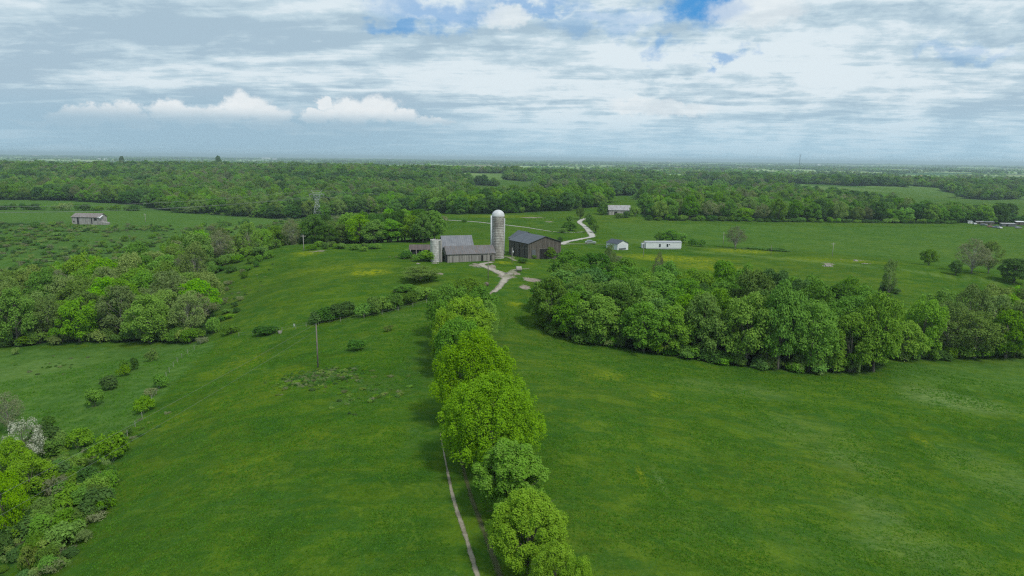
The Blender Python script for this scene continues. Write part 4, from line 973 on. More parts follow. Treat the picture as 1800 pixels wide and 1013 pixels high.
def undergrowth():
    rg = np.random.RandomState(17); pts = []
    def add(x, y, hmin, hmax, wmin, wmax, ids):
        z = ground(x, y) - .1; n_ = len(x); h = rg.uniform(hmin, hmax, n_); w = rg.uniform(wmin, wmax, n_)
        for q in zip(x, y, z, w / 4, h / 2.4, rg.uniform(0, 6.28, n_), rg.choice(ids, n_)): pts.append(q)
    # valley floor
    x = rg.uniform(-420, -70, 5200); y = rg.uniform(300, 620, 5200); m = fbm(x / 26, y / 26, 3) + rg.rand(len(x)) * .3 > .60
    m &= ~inpoly(x, y, CLEAR[0]) & ~inpoly(x, y, WOODS['valley']) & ~inpoly(x, y, WOODS['hill']) & (x / y < -.17)
    b = at(127, 394); m &= ~((x > b[0] - 4) & (x < b[0] + 32) & (y > b[1] - 6) & (y < b[1] + 14))
    add(x[m], y[m], .6, 2.4, 1.8, 5.0, [0, 1, 2, 3, 3, 4])
    # tangle in the near corner
    P = [at(-60, 790), at(60, 775), at(180, 800), at(205, 850), at(165, 930), at(110, 1013), at(80, 1060), at(-60, 1060)]
    x = rg.uniform(-75, -30, 1500); y = rg.uniform(45, 110, 1500); m = inpoly(x, y, P) & (rg.rand(1500) < .5); add(x[m], y[m], .5, 1.5, 1.0, 2.6, [0, 1, 2, 3, 4])
    # weeds below the hedge and round the pole
    for (px, py, rx, ry, n_) in ((560, 664, 7, 5, 420), (650, 690, 7, 10, 50), (735, 452, 9, 8, 50), (205, 775, 5, 7, 50), (60, 650, 12, 14, 25), (400, 530, 9, 26, 60), (1345, 440, 16, 4, 70), (1000, 408, 12, 8, 40), (960, 385, 14, 10, 30)):
        c = at(px, py); x = c[0] + rg.normal(size=n_) * rx * .5; y = c[1] + rg.normal(size=n_) * ry * .5; add(x, y, .2, .55, .5, 1.5, [0, 1, 1, 3, 4])
    instancer('undergrowth', [SRC[k][0] for k in ('sgreen0', 'sdark0', 'slime0', 'solive0', 'sbrown0')], pts, 'low weeds, brambles and scrub growing over the rough ground')
    print('undergrowth', len(pts))
undergrowth()
# trees by the near thicket
tree_px('brown1', 8, 690, 118, 60, 'yellowish half-leafed tree at the picture edge above the blossoming one')
source('bloom', 150, 3.4, 7.5, 1.2, 60, .6, 4200, .22, 'white', 'bark', 16, 2, .16)
source('nl1', 151, 3.6, 8, .8, 70, .8, 10000, .26, 'lime', 'bark', 16, 2, .18)
tree_px('bloom', 38, 738, 100, 72, 'tree covered with white blossom at the picture edge')
tree_px('nl1', 8, 770, 94, 80, 'pale lime tree in front of the blossoming tree')
tree_px('nl1', 48, 800, 88, 90, 'lime-green tree just below the blossoming tree', rz=2)
tree_px('nl1', -6, 815, 78, 80, 'bright lime tree cut by the picture edge, nearest of the thicket', rz=4)

# ------------------------------------------------------------------ buildings
def gable_building(name, P, rz, L, Wd, he, hr, wallmat, roofmat, label, cat, over=.4, wallname='wall', under=1.5, ridge=.5):
    """P: near left corner on the ground; long side L along local x, depth Wd along local y; ridge runs along x"""
    e = empty(name, P, rz, label, cat)
    w = MB(); ry = Wd * ridge
    w.add([(0, 0, -under), (L, 0, -under), (L, Wd, -under), (0, Wd, -under), (0, 0, he), (L, 0, he), (L, Wd, he), (0, Wd, he), (0, ry, hr), (L, ry, hr)],
          [(0, 1, 5, 4), (2, 3, 7, 6), (1, 2, 6, 9, 5), (3, 0, 4, 8, 7)])
    wo = w.build(wallname, wallmat, e)
    r = MB(); t = .12; d1 = (hr - he) / ry; d2 = (hr - he) / (Wd - ry)
    r.slab([(-over, -over, he - over * d1 + .16), (L + over, -over, he - over * d1 + .16), (L + over, ry, hr + .16), (-over, ry, hr + .16)], t)
    r.slab([(-over, ry, hr + .163), (L + over, ry, hr + .163), (L + over, Wd + over, he - over * d2 + .163), (-over, Wd + over, he - over * d2 + .163)], t)
    ro = r.build('roof', roofmat, e)
    return e, wo, ro
def opening(e, x0, x1, z0, z1, y=-.03, name='doorway', mat=None, side='front', depth=.04):
    m = MB()
    if side == 'front': m.box(x0, y - depth, z0, x1, y, z1)
    else: m.box(y - depth, x0, z0, y, x1, z1)
    return m.build(name, mat or MAT['void'], e)
def frame(e, x0, x1, z0, z1, y, mat, t=.1, side='front', par=None):
    m = MB(); d = .05
    for (a, b, c, d_) in ((x0 - t, x0, z0, z1 + t), (x1, x1 + t, z0, z1 + t), (x0, x1, z1, z1 + t)):
        if side == 'front': m.box(a, y - d * 2, c, b, y, d_)
        else: m.box(y - d * 2, a, c, y, b, d_)
    return m.build('frame', mat, par or e)
rad = math.radians
# tall silo
p = at(875, 455); zb = p[2]; e = empty('silo', (p[0], p[1] + 2.2, zb), 0, 'tall concrete stave silo with a pale domed top', 'silo')
Yc = p[1] + 2.2; topz = at_Y(875, 369, Yc)[2] - zb; rr = 11.0 / F0 * float((p - CAM) @ fwd); wz = topz - rr * .95
mb = MB().lathe([(rr, -1)] + [(rr, wz * i / 20) for i in range(21)], 40); mb.build('wall', MAT['silo'], e, True)
mb = MB(); 
for i in range(26):
    z = .5 + i * (wz - .8) / 25 ; mb.lathe([(rr + .004, z - .03), (rr + .05, z - .03), (rr + .05, z + .03), (rr + .004, z + .03)], 40)
mb.build('hoop', m_plain('hoop', (.16, .13, .11), .7), e)
mb = MB().lathe([(rr + .06, wz - .05)] + [(rr * 1.02 * math.cos(a), wz + rr * .95 * math.sin(a)) for a in np.linspace(0, math.pi / 2 - .02, 12)], 32); mb.build('dome', m_plain('dome_sheet', (.50, .51, .52), .6, 0, (.60, .61, .61), 1.2), e, True)
an = rad(195); mb = MB().tube([(rr * 1.08 * math.cos(an), rr * 1.08 * math.sin(an), 1.5), (rr * 1.08 * math.cos(an), rr * 1.08 * math.sin(an), wz + .1)], .36, 12); mb.build('chute', m_plain('chute_sheet', (.52, .54, .57), .5, 0, (.64, .66, .68), 1.5), e, True)
an = rad(-18); mb = MB().tube([(rr * 1.1 * math.cos(an), rr * 1.1 * math.sin(an), 1.6), (rr * 1.1 * math.cos(an), rr * 1.1 * math.sin(an), wz - .8)], .12, 8); mb.build('pipe', m_plain('pipe_white', (.62, .64, .66), .5), e, True)
mb = MB()
for s in (-.2, .2): mb.tube([(rr * math.cos(-2.0) * 1.04 + s, rr * math.sin(-2.0) * 1.04, 1), (rr * math.cos(-2.0) * 1.04 + s, rr * math.sin(-2.0) * 1.04, wz)], .025, 4)
for i in range(40): mb.tube([(rr * math.cos(-2.0) * 1.04 - .2, rr * math.sin(-2.0) * 1.04, 1.2 + i * .35), (rr * math.cos(-2.0) * 1.04 + .2, rr * math.sin(-2.0) * 1.04, 1.2 + i * .35)], .02, 4)
mb.build('ladder', MAT['pole_wood'], e)
# short open silo
p = at(765, 461); s = float((p - CAM) @ fwd) / F0; rr = 9.2 * s; Yc = p[1] + rr; th_ = at_Y(765, 421, Yc)[2] - p[2]
e = empty('silo', (p[0], Yc, p[2]), 0, 'short roofless whitewashed silo beside the sheds, its rim broken', 'silo')
n_ = 36; mb = MB(); prof = []
rgn = random.Random(3); tops = [th_ + rgn.uniform(-.35, .1) for _ in range(n_)]
V = []; F = []
for k in range(n_):
    a = 2 * math.pi * k / n_
    for (r_, z) in ((rr * 1.03, -1), (rr, tops[k]), (rr - .2, tops[k]), (rr - .2, -1)): V.append((r_ * math.cos(a), r_ * math.sin(a), z))
for k in range(n_):
    j = (k + 1) % n_
    for q in range(3): F.append((k * 4 + q, j * 4 + q, j * 4 + q + 1, k * 4 + q + 1))
mb.add(V, F); mb.build('wall', MAT['silo_white'], e)
an = rad(-35); mb = MB().box(rr * .98, -.45, -.5, rr * 1.02 + .75, .45, th_ * .97); o = mb.build('chute', MAT['old_wood'], e); o.rotation_euler = (0, 0, an)
# long shed
p = at(786.5, 462); e, w, r = gable_building('shed', (p[0], p[1], p[2]), rad(17), 17.2, 8.2, 2.9, 5.2, MAT['shed_wood'], MAT['brown_roof'], 'long low shed of grey upright boards beside the tall silo', 'shed', .35)
opening(e, .35, 2.4, -.1, 2.6, -.02, side='side', name='doorway')
frame(e, .35, 2.4, -.1, 2.6, -.02, MAT['pole_wood'], .12, 'side')
opening(e, 12.2, 13.0, .2, 2.3, -.02); opening(e, 15.4, 16.0, .2, 2.2, -.02)
mb = MB(); [mb.box(x, -.09, -.8, x + .16, -.005, 2.8) for x in (0, 4.3, 8.6, 12.9, 17.0)]; mb.build('corner_post', MAT['pole_wood'], e)
# grey-roofed barn behind it
p = at(786.5, 462); c17, s17 = math.cos(rad(17)), math.sin(rad(17))
q = (p[0] + c17 * .6 - s17 * 9.2, p[1] + s17 * .6 + c17 * 9.2); zb = float(ground(*q))
e, w, r = gable_building('barn', (q[0], q[1], zb), rad(15), 10.6, 8.5, 4.4, 7.8, MAT['old_wood'], MAT['grey_roof'], 'old barn with a plain grey metal roof just behind the long shed', 'barn', .5)
opening(e, 2, 5, 0, 3, -.02)
# open shed with rusty roof
p = at(720, 452); e, w, r = gable_building('shed', (p[0], p[1] + 2, p[2]), rad(6), 8.5, 5, 2.6, 3.9, MAT['void'], MAT['rust_roof'], 'open-fronted shed under a rusty brown metal roof', 'shed', .5, 'shade_walls')  # walls near-black all round, painting the shade of the open inside
mb = MB(); [mb.box(x, -.5, -.6, x + .18, -.32, 2.75) for x in (0, 2.1, 4.2, 6.3, 8.3)]; mb.build('post', MAT['pale_pole'], e)
# dark barn
p = at(928.5, 455); RZ = rad(30); e, w, r = None, None, None
def dark_barn():
    p = at(928.5, 455); rz = rad(31); Lx, Wd = 14.6, 13.5; he, hr = 5.6, 7.9
    # gable end faces the camera, so the ridge runs along local y
    e = empty('barn', (p[0], p[1], p[2]), rz, 'big dark weathered plank barn with a blue-grey metal roof', 'barn')
    w = MB(); x2 = Lx * .5
    w.add([(0, 0, -2), (Lx, 0, -2), (Lx, Wd, -2), (0, Wd, -2), (0, 0, he), (Lx, 0, he), (Lx, Wd, he), (0, Wd, he), (x2, 0, hr), (x2, Wd, hr)], [(0, 1, 5, 8, 4), (2, 3, 7, 9, 6), (1, 2, 6, 5), (3, 0, 4, 7)])
    w.build('wall', MAT['barn_wood'], e)
    sl_ = (hr - he) / x2; o = .45; r = MB()
    r.slab([(-o, -o, he - o * sl_ + .16), (x2, -o, hr + .16), (x2, Wd + o, hr + .16), (-o, Wd + o, he - o * sl_ + .16)], .12)
    r.slab([(x2, -o, hr + .163), (Lx + o, -o, he - o * sl_ + .163), (Lx + o, Wd + o, he - o * sl_ + .163), (x2, Wd + o, hr + .163)], .12)
    ro = r.build('roof', MAT['dark_roof'], e)
    opening(e, 4.9, 8.4, -.6, 3.4, -.02); frame(e, 4.9, 8.4, -.6, 3.4, -.02, MAT['pole_wood'], .15)
    opening(e, 12.4, 13.6, -.8, 1.4, -.02, 'hatch'); opening(e, 1.5, 3.2, 1, 3.2, -.02, 'hatch', MAT['trim'])
    for yy in (2.2, 6.0, 9.8): opening(e, yy, yy + .5, .2, 4.6, -.02, 'slot', MAT['void'], 'side')
    mb = MB(); [mb.box(x, -.1, -1, x + .18, -.01, he - .1) for x in (0, 4.4, 9.2, 14.42)]; mb.build('corner_post', MAT['pole_wood'], e)
    # the second roof behind
    w2 = MB(); y0 = Wd + .3; w2.add([(4, y0, -2), (13, y0, -2), (13, y0 + 7, -2), (4, y0 + 7, -2), (4, y0, 5.4), (13, y0, 5.4), (13, y0 + 7, 5.4), (4, y0 + 7, 5.4), (8.5, y0, 8.1), (8.5, y0 + 7, 8.1)], [(0, 1, 5, 8, 4), (2, 3, 7, 9, 6), (1, 2, 6, 5), (3, 0, 4, 7)])
    w2.build('rear_wing', MAT['barn_wood'], e); r2 = MB(); r2.slab([(3.6, y0 - .2, 5.32), (8.5, y0 - .2, 8.26), (8.5, y0 + 7.4, 8.26), (3.6, y0 + 7.4, 5.32)], .12); r2.slab([(8.5, y0 - .2, 8.263), (13.4, y0 - .2, 5.323), (13.4, y0 + 7.4, 5.323), (8.5, y0 + 7.4, 8.263)], .12)
    r2.build('rear_roof', MAT['dark_roof'], e)
dark_barn()
# garage
def garage():
    p = at(1084.8, 440); rz = rad(33); Lx, Wd, he, hr = 6.6, 7.5, 2.8, 4.2
    e = empty('garage', tuple(p), rz, 'small white garage with a slate-grey roof', 'garage'); x2 = Lx / 2
    w = MB(); w.add([(0, 0, -1), (Lx, 0, -1), (Lx, Wd, -1), (0, Wd, -1), (0, 0, he), (Lx, 0, he), (Lx, Wd, he), (0, Wd, he), (x2, 0, hr), (x2, Wd, hr)], [(0, 1, 5, 8, 4), (2, 3, 7, 9, 6), (1, 2, 6, 5), (3, 0, 4, 7)])
    w.build('wall', MAT['white_siding'], e); s_ = (hr - he) / x2; o = .35; r = MB()
    r.slab([(-o, -o, he - o * s_ + .14), (x2, -o, hr + .14), (x2, Wd + o, hr + .14), (-o, Wd + o, he - o * s_ + .14)], .1)
    r.slab([(x2, -o, hr + .143), (Lx + o, -o, he - o * s_ + .143), (Lx + o, Wd + o, he - o * s_ + .143), (x2, Wd + o, hr + .143)], .1)
    r.build('roof', MAT['slate'], e)
    opening(e, .9, 5.2, .75, 2.3, -.02, 'garage_door', m_plain('door_white', (.58, .60, .63), .5)); opening(e, .9, 5.2, 0, .75, -.02, 'gap_under_door', MAT['trim'])
    mb = MB().box(-.06, -.06, -.5, .06, .06, he); mb.build('downpipe', MAT['trim'], e)
garage()
# white trailer home
def trailer():
    p = at(1135, 437.5); rz = rad(6); L = 64.5 / F0 * float((p - CAM) @ fwd); e = empty('mobile_home', tuple(p), rz, 'long white single-storey mobile home with a flat grey roof', 'mobile home')
    h = 2.95; mb = MB().box(0, 0, .35, L, 4.2, h); mb.build('wall', MAT['white_siding'], e)
    mb = MB().box(.1, .1, -.9, L - .1, 4.1, .35); mb.build('skirting', m_plain('skirting', (.45, .47, .48), .7), e)
    mb = MB(); mb.add([(-.2, -.2, h), (L + .2, -.2, h), (L + .2, 4.4, h), (-.2, 4.4, h), (-.2, 2.1, h + .55), (L + .2, 2.1, h + .55)], [(0, 1, 5, 4), (2, 3, 4, 5), (1, 2, 5), (3, 0, 4), (0, 3, 2, 1)]); mb.build('roof', m_plain('trailer_roof', (.30, .31, .33), .6, 0, (.38, .39, .41), 1), e)
    for x0, x1, z0, z1 in ((L * .37, L * .37 + .75, .8, 2.3), (L * .585, L * .585 + .75, .8, 2.3), (L * .655, L * .655 + .4, 1.7, 2.2)):
        o = opening(e, x0, x1, z0, z1, -.02, 'window', MAT['glass']); frame(e, x0, x1, z0, z1, -.02, MAT['white_siding'], .1, par=o)
    mb = MB().box(-1.6, .6, .2, -.02, 2.6, 2.4); mb.build('porch', m_plain('porch', (.55, .57, .6), .6), e)
    opening(e, -1.3, -.5, .3, 2.1, .58, 'porch_door', MAT['trim'])
trailer()
# far pale-roofed barn
p = at(1070, 378); s = float((p - CAM) @ fwd) / F0; e, w, r = gable_building('barn', tuple(p), rad(-3), 37.5 * s, 12, 3.6, 6.6, MAT['old_wood'], MAT['pale_roof'], 'distant barn with a pale streaked metal roof among bushes', 'barn', .5)
opening(e, 4, 6, 0, 2.4, -.02)
# old weathered barn in the valley
def valley_barn():
    p = at(127, 394); s = float((p - CAM) @ fwd) / F0; L = 50 * s
    e, w, r = gable_building('barn', tuple(p), rad(-5), L, 9, 5.2, 7.6, MAT['old_wood'], MAT['old_roof'], 'old weathered grey barn alone on the scrubby valley floor', 'barn', .5, ridge=.55)
    opening(e, L * .19, L * .26, -.2, 4.9, -.02); opening(e, L * .72, L * .76, .4, 4.6, -.02, 'slot'); opening(e, L * .82, L * .93, 2.8, 4.5, -.02, 'hatch'); opening(e, L * .05, L * .09, 1.3, 2.4, -.02, 'hatch')
    mb = MB().slab([(L - .4, -.6, 5.2), (L + 1.6, -.6, 4.7), (L + 1.4, 3.5, 6.6), (L - .6, 3.5, 6.8)], .08); mb.build('loose_sheet', m_plain('bright_sheet', (.60, .61, .62), .5), e)
    mb = MB(); mb.add([(L + .02, 1, -1), (L + 5, 1, -1), (L + 5, 5, -1), (L + .02, 5, -1), (L + .02, 1, 2.0), (L + 5, 1, 1.3), (L + 5, 5, 1.3), (L + .02, 5, 2.0)], [(0, 1, 5, 4), (1, 2, 6, 5), (2, 3, 7, 6), (4, 5, 6, 7), (3, 0, 4, 7)]); mb.build('lean_to', MAT['old_wood'], e)
valley_barn()
# scattered far houses and sheds
def farhouse(px, py, wpx, hpx, wall, roof, name, label, cat, Y=None, group=None):
    p = at(px, py) if Y is None else gp(px, Y); s = float((p - CAM) @ fwd) / F0
    e, w, r = gable_building(name, tuple(p), R.uniform(-.3, .3), wpx * s, wpx * s * .5, hpx * s * .6, hpx * s, wall, roof, label, cat, .4)
    if group: e['group'] = group
    k = wpx * s; opening(e, k * .45, k * .55, 0, hpx * s * .4, -.02, 'door', MAT['trim']); opening(e, k * .15, k * .27, hpx * s * .2, hpx * s * .42, -.02, 'window', MAT['glass'])
wh = MAT['white_siding']; gr = MAT['galv']
for a in [(170, 281.5, 16, 2.6, wh, wh, 'shed', 'long pale shed on the skyline above the far wooded ridge', 'shed'), (56, 275, 8, 2.4, wh, gr, 'house', 'tiny white house on the far skyline', 'house'),
          (92, 275, 9, 2, wh, gr, 'shed', 'tiny pale roof far off on the skyline near the white house', 'shed'), (460, 280, 14, 3, wh, gr, 'barn', 'bright far farm building beyond the dark ridge', 'barn'), (478, 281, 8, 2.4, wh, gr, 'barn', 'smaller bright far farm building beside its bigger neighbour', 'barn'),
          (682, 280.5, 7, 2, wh, gr, 'house', 'tiny white farmhouse on the pale far plain past the ridge', 'house'), (546, 291, 4, 2, wh, gr, 'house', 'white speck of a house amid the dark hill wood', 'house'),
          (1612, 314, 12, 5, wh, m_plain('red_roof', (.30, .10, .07), .7), 'house', 'far white farmhouse with a reddish roof amid trees', 'house'), (1437, 292, 5, 3, wh, gr, 'house', 'far pale house below the radio mast', 'house'),
          (940, 284.5, 8, 2, wh, gr, 'house', 'tiny pale house near the middle of the skyline', 'house'), (1000, 286, 8, 2, wh, gr, 'house', 'tiny pale roof next along the middle skyline', 'house'), (1172, 285, 7, 2.4, wh, gr, 'house', 'far white house on the plain over the pasture wood', 'house'),
          (1160, 303, 10, 3, MAT['old_wood'], MAT['old_roof'], 'barn', 'far grey barn at the end of the conifer line', 'barn'), (1540, 289, 6, 2, wh, gr, 'house', 'far white house small on the eastern plain', 'house'), (1500, 322, 6, 3, MAT['old_wood'], gr, 'shed', 'small far shed in the dark eastern wood', 'shed')]:
    farhouse(*a)
# ------------------------------------------------------------------ the jumble of trailers and wrecks at the pasture's far corner
def low_shed(px, py, wpx, hpx, rz, wall, roof, name, label, cat):
    p = at(px, py); s = float((p - CAM) @ fwd) / F0; L = wpx * s; h = hpx * s; e = empty(name, tuple(p), rz, label, cat)
    MB().box(0, 0, -.5, L, L * .3, h * .8).build('wall', wall, e)
    MB().slab([(-.2, -.2, h * .82), (L + .2, -.2, h * .82), (L + .2, L * .3 + .2, h), (-.2, L * .3 + .2, h)], .1).build('roof', roof, e)
    opening(e, L * .3, L * .45, 0, h * .6, -.02, 'door', MAT['void'])
    return e
for a in [(1702, 393, 8, 4.5, .1, wh, gr, 'trailer', 'white box trailer at the near end of the junk line', 'trailer'), (1716, 394, 13, 5, -.1, MAT['barn_wood'], MAT['pale_roof'], 'shed', 'low dark shed with pale roof second in the junk line', 'shed'),
          (1732, 395, 16, 5.5, .0, MAT['barn_wood'], MAT['grey_roof'], 'shed', 'longer dark shed with grey roof in the junk line', 'shed'), (1761, 398, 24, 5.5, -.05, MAT['trim'], MAT['pale_roof'], 'shed', 'longest low shed of the junk line with striped roof', 'shed'), (1786, 396, 14, 7, .0, MAT['barn_wood'], wh, 'shed', 'taller shed with bright flat roof by the junk line end', 'shed'),
          (1765, 391, 10, 5, .2, wh, gr, 'trailer', 'pale trailer standing behind the longest junk shed', 'trailer')]:
    low_shed(*a)
def car(P, rz, L, paint, label, name='car', group=None):
    e = empty(name, P, rz, label, 'car', group); s = L / 4.8
    prof = [(-2.4, .45), (-2.38, .95), (-1.9, 1.05), (-1.55, 1.62), (.35, 1.66), (1.05, 1.12), (2.2, .98), (2.4, .8), (2.4, .45)]
    V = []; 
    for sy, ins in ((-.9, 0), (.9, 0)):
        for (x, z) in prof: V.append((x * s, (sy * (.82 if z > 1.2 else 1)) * s, z * s))
    n_ = len(prof); F = [tuple(range(n_)), tuple(range(n_, 2 * n_))[::-1]] + [(i, i + n_, (i + 1) % n_ + n_, (i + 1) % n_) for i in range(n_)]
    MB().add(V, F).build('body', paint, e)
    g = MB(); 
    for sy in (-1, 1):
        g.add([(-1.4 * s, sy * .79 * s, 1.55 * s), (.3 * s, sy * .79 * s, 1.55 * s), (.85 * s, sy * .905 * s, 1.15 * s), (-1.6 * s, sy * .905 * s, 1.15 * s)], [(0, 1, 2, 3)])
    g.add([(.42 * s, -.7 * s, 1.64 * s), (.42 * s, .7 * s, 1.64 * s), (1.05 * s, .8 * s, 1.16 * s), (1.05 * s, -.8 * s, 1.16 * s)], [(0, 1, 2, 3)])
    g.build('window', MAT['glass'], e)
    for sx in (-1.45, 1.5):
        for sy in (-.82, .82):
            w = MB().tube([(sx * s, (sy - .1) * s, .34 * s), (sx * s, (sy + .1) * s, .34 * s)], .35 * s, 14); wo = w.build('wheel', m_plain('tyre', (.02, .02, .02), .9), e)
            MB().tube([(sx * s, (sy + (.11 if sy > 0 else -.11)) * s, .34 * s), (sx * s, (sy + (.13 if sy > 0 else -.13)) * s, .34 * s)], .2 * s, 10).build('rim', MAT['galv'], wo)
    for sy in (-.65, .65): MB().box(2.39 * s, (sy - .15) * s, .72 * s, 2.43 * s, (sy + .15) * s, .86 * s).build('headlight', m_plain('lamp', (.7, .7, .68), .2), e)
    return e
p = at(1038, 429); silver = m_plain('silver_paint', (.42, .45, .44), .3, .4)
car(tuple(p), rad(-6), 19.5 / F0 * float((p - CAM) @ fwd), silver, 'silver car parked on the grass by the gravel road')
paints = [m_plain('old_white', (.6, .6, .6), .5), m_plain('old_grey', (.25, .26, .28), .5), m_plain('old_rust', (.22, .12, .09), .7), m_plain('old_blue', (.12, .16, .22), .5)]
names_ = ['white', 'grey', 'rusty', 'bluish']
for k, (a, b) in enumerate([(1713, 395), (1729, 397), (1741, 400), (1750, 401), (1757, 402), (1790, 402)]):
    p = at(a, b); car(tuple(p), R.uniform(0, 6), 4.6, paints[k % 4], f'{names_[k % 4]} scrap car dumped before the low sheds, ' + ['by the white box trailer', 'by the longer grey-roofed shed', 'at the gap in the sheds', 'before the striped roof', 'nearest the pasture', 'by the bright flat-roofed shed'][k], 'scrap_car', 'scrap cars at the pasture corner')
# ------------------------------------------------------------------ bales, rubble
def bale(px, py, wpx, mat, label, rz):
    p = at(px, py); s = float((p - CAM) @ fwd) / F0; r_ = wpx * s * .42; L = wpx * s * .85; n_ = 20; mb = MB()
    rg = random.Random(int(px)); rings = []
    V = []; F = []
    for i, t in enumerate((-.5, -.47, -.2, .1, .47, .5)):
        for k in range(n_):
            a = 2 * math.pi * k / n_; q = r_ * (.92 if i in (0, 5) else 1) * rg.uniform(.97, 1.03); V.append((t * L, q * math.cos(a), r_ * .93 + q * math.sin(a) * .95))
    for i in range(5):
        for k in range(n_): F.append((i * n_ + k, i * n_ + (k + 1) % n_, (i + 1) * n_ + (k + 1) % n_, (i + 1) * n_ + k))
    F += [tuple(range(n_))[::-1], tuple(range(5 * n_, 6 * n_))]
    o = MB().add(V, F).build('hay_bale', mat, None, True); o.location = tuple(p); o.rotation_euler = (0, 0, rz); kindtag(o, label, 'hay bale')
bale(855, 503, 8.5, MAT['bale'], 'dark weathered round bale by the end of the tree row', 1.2)
bale(912, 477, 11, MAT['pale_bale'], 'pale grey round bale beside the worn earth lane', .1)
def heap(px, py, wpx, dpx, hpx, label, name='rubble_pile', mat='rock', n_=26):
    p = at(px, py); s = float((p - CAM) @ fwd) / F0; rg = random.Random(int(px)); mb = MB()
    for _ in range(n_):
        a = rg.uniform(0, 6.28); rr_ = math.sqrt(rg.random()); x = math.cos(a) * rr_ * wpx * s * .5; y = math.sin(a) * rr_ * dpx * s * 3; q = rg.uniform(.25, .75) * hpx * s * (1.2 - rr_)
        V = []; 
        for dx, dy, dz in ((-1, -1, -.4), (1, -1, -.4), (1, 1, -.4), (-1, 1, -.4), (-.6, -.7, .7), (.7, -.6, .8), (.5, .7, .6), (-.7, .5, .75)): V.append((x + dx * q * rg.uniform(.7, 1.3), y + dy * q * rg.uniform(.7, 1.3), dz * q + .05))
        mb.add(V, [(0, 3, 2, 1), (4, 5, 6, 7), (0, 1, 5, 4), (1, 2, 6, 5), (2, 3, 7, 6), (3, 0, 4, 7)])
    o = mb.build(name, MAT[mat]); o.location = tuple(p); kindtag(o, label, 'rubble')
heap(1455, 468, 20, 2, 4.5, 'grey rubble pile on the open slope, larger heap')
heap(1504, 459, 8, 1, 4, 'small dark rubble heap on the slope crest')
heap(1520, 464, 26, 1, 2.4, 'low long stony strip on the slope past the rubble')
heap(893, 482, 18, 2, 5, 'earth and rubble heap where the lane forks')
heap(766, 463, 16, 1.5, 3, 'pale stones at the foot of the short white silo')
heap(735, 464, 8, 1.0, 3, 'few white stones below the rusty-roofed shed', n_=12)
heap(840, 470, 24, 2, 2.2, 'scattered stones along the yard edge of the long shed')
heap(1059, 456, 5, .6, 2.5, 'small white junk pile in the grass near the garage', mat='white_siding', n_=8)
# ------------------------------------------------------------------ poles, wires, fence, pylon, mast
def utility_pole(px, top, base=None, Y=None, r_=.16, mat='pole_wood', label='', arm=True, can=False):
    p = at(px, base) if base else gp(px, Y); tz = at_Y(px, top, p[1])[2]; h = tz - p[2]
    e = empty('utility_pole', tuple(p), 0, label, 'utility pole')
    MB().tube([(0, 0, -.8), (0, 0, h * .5), (0, 0, h)], [r_, r_ * .85, r_ * .65], 8).build('pole', MAT[mat], e, True)
    if arm: MB().box(-1.0, -.06, h - .6, 1.0, .06, h - .45).build('crossarm', MAT[mat], e)
    mb = MB(); [mb.tube([(x, 0, h - .45), (x, 0, h - .2)], .05, 6) for x in ((-.85, .85) if arm else ())]; mb.tube([(0, 0, h), (0, 0, h + .22)], .05, 6); mb.build('insulator', MAT['galv'], e)
    if can: MB().lathe([(.01, h - 2.0), (.24, h - 2.0), (.24, h - 1.1), (.05, h - 1.0)], 12, .35, 0).build('transformer', MAT['galv'], e, True)
    return e, Vector((p[0], p[1], tz))
e1, t1 = utility_pole(559, 571, 646, r_=.17, label='weathered wooden utility pole rising from the bramble patch', arm=False)
_, t2 = utility_pole(516, 404, 428, r_=.16, mat='pale_pole', label='pale utility pole on the hilltop before the wood edge', arm=True)
_, t3 = utility_pole(534, 413, 441, r_=.15, mat='pale_pole', label='second utility pole on the hilltop, nearer and lower', arm=True)
_, t4 = utility_pole(858, 446, 492, r_=.13, label='thin grey pole beside the lane in front of the long shed', arm=False)
_, t5 = utility_pole(900, 436, 462, r_=.12, mat='pale_pole', label='light pole with a can transformer between silo and dark barn', arm=False, can=True)
_, t6 = utility_pole(1131, 424, 452, r_=.12, mat='pale_pole', label='utility pole at the end of the white trailer', arm=True)
_, t7 = utility_pole(1463, 427, 451, r_=.12, mat='pale_pole', label='thin utility pole on the slope crest near the rubble', arm=True)
_, t8 = utility_pole(1271, 408, 432, r_=.12, mat='pale_pole', label='faint utility pole standing on the big pasture', arm=False)
_, t9 = utility_pole(1355, 432, 449, r_=.12, mat='pole_wood', label='short pole between the bramble strips and the thin utility pole', arm=False)
_, t10 = utility_pole(256, 376, 391, r_=.16, mat='pale_pole', label='utility pole standing in the valley scrub past the old barn', arm=True)
def wire(a, b, sag, r_, label, name='overhead_wire', cat='wire', n_=24, group=None):
    a, b = Vector(a), Vector(b); pts = []
    for i in range(n_ + 1): t = i / n_; q = a.lerp(b, t); q.z -= sag * 4 * t * (1 - t); pts.append(q)
    o = MB().tube([q - a for q in pts], r_, 4).build(name, MAT['wire'], None); o.location = a; kindtag(o, label, cat, group)
e2 = Vector(at_Y(-130, 938, 62)); 
wire(t1 + Vector((0, 0, .2)), e2, .3, .013, 'upper overhead wire slanting from the bramble-patch pole over the near thicket')
wire(t1 + Vector((0, 0, -1.1)), e2 + Vector((1.6, 0, -1.4)), .5, .012, 'lower overhead wire slanting from the bramble-patch pole over the near thicket')
0 and wire(t1 + Vector((0, 0, .2)), t3 + Vector((0, 0, -.3)), 1.5, .014, 'overhead wire running from the bramble-patch pole up to the hilltop poles')
wire(t3, t2, .5, .014, 'short wire joining the two hilltop poles')
wire(t4, t5, .4, .014, 'wire from the lane pole to the transformer pole')
wire(t5, t6, 1.5, .012, 'wire from the transformer pole towards the white trailer')
wire(t6, t9, 2, .012, 'wire from the trailer pole across the slope crest'); 
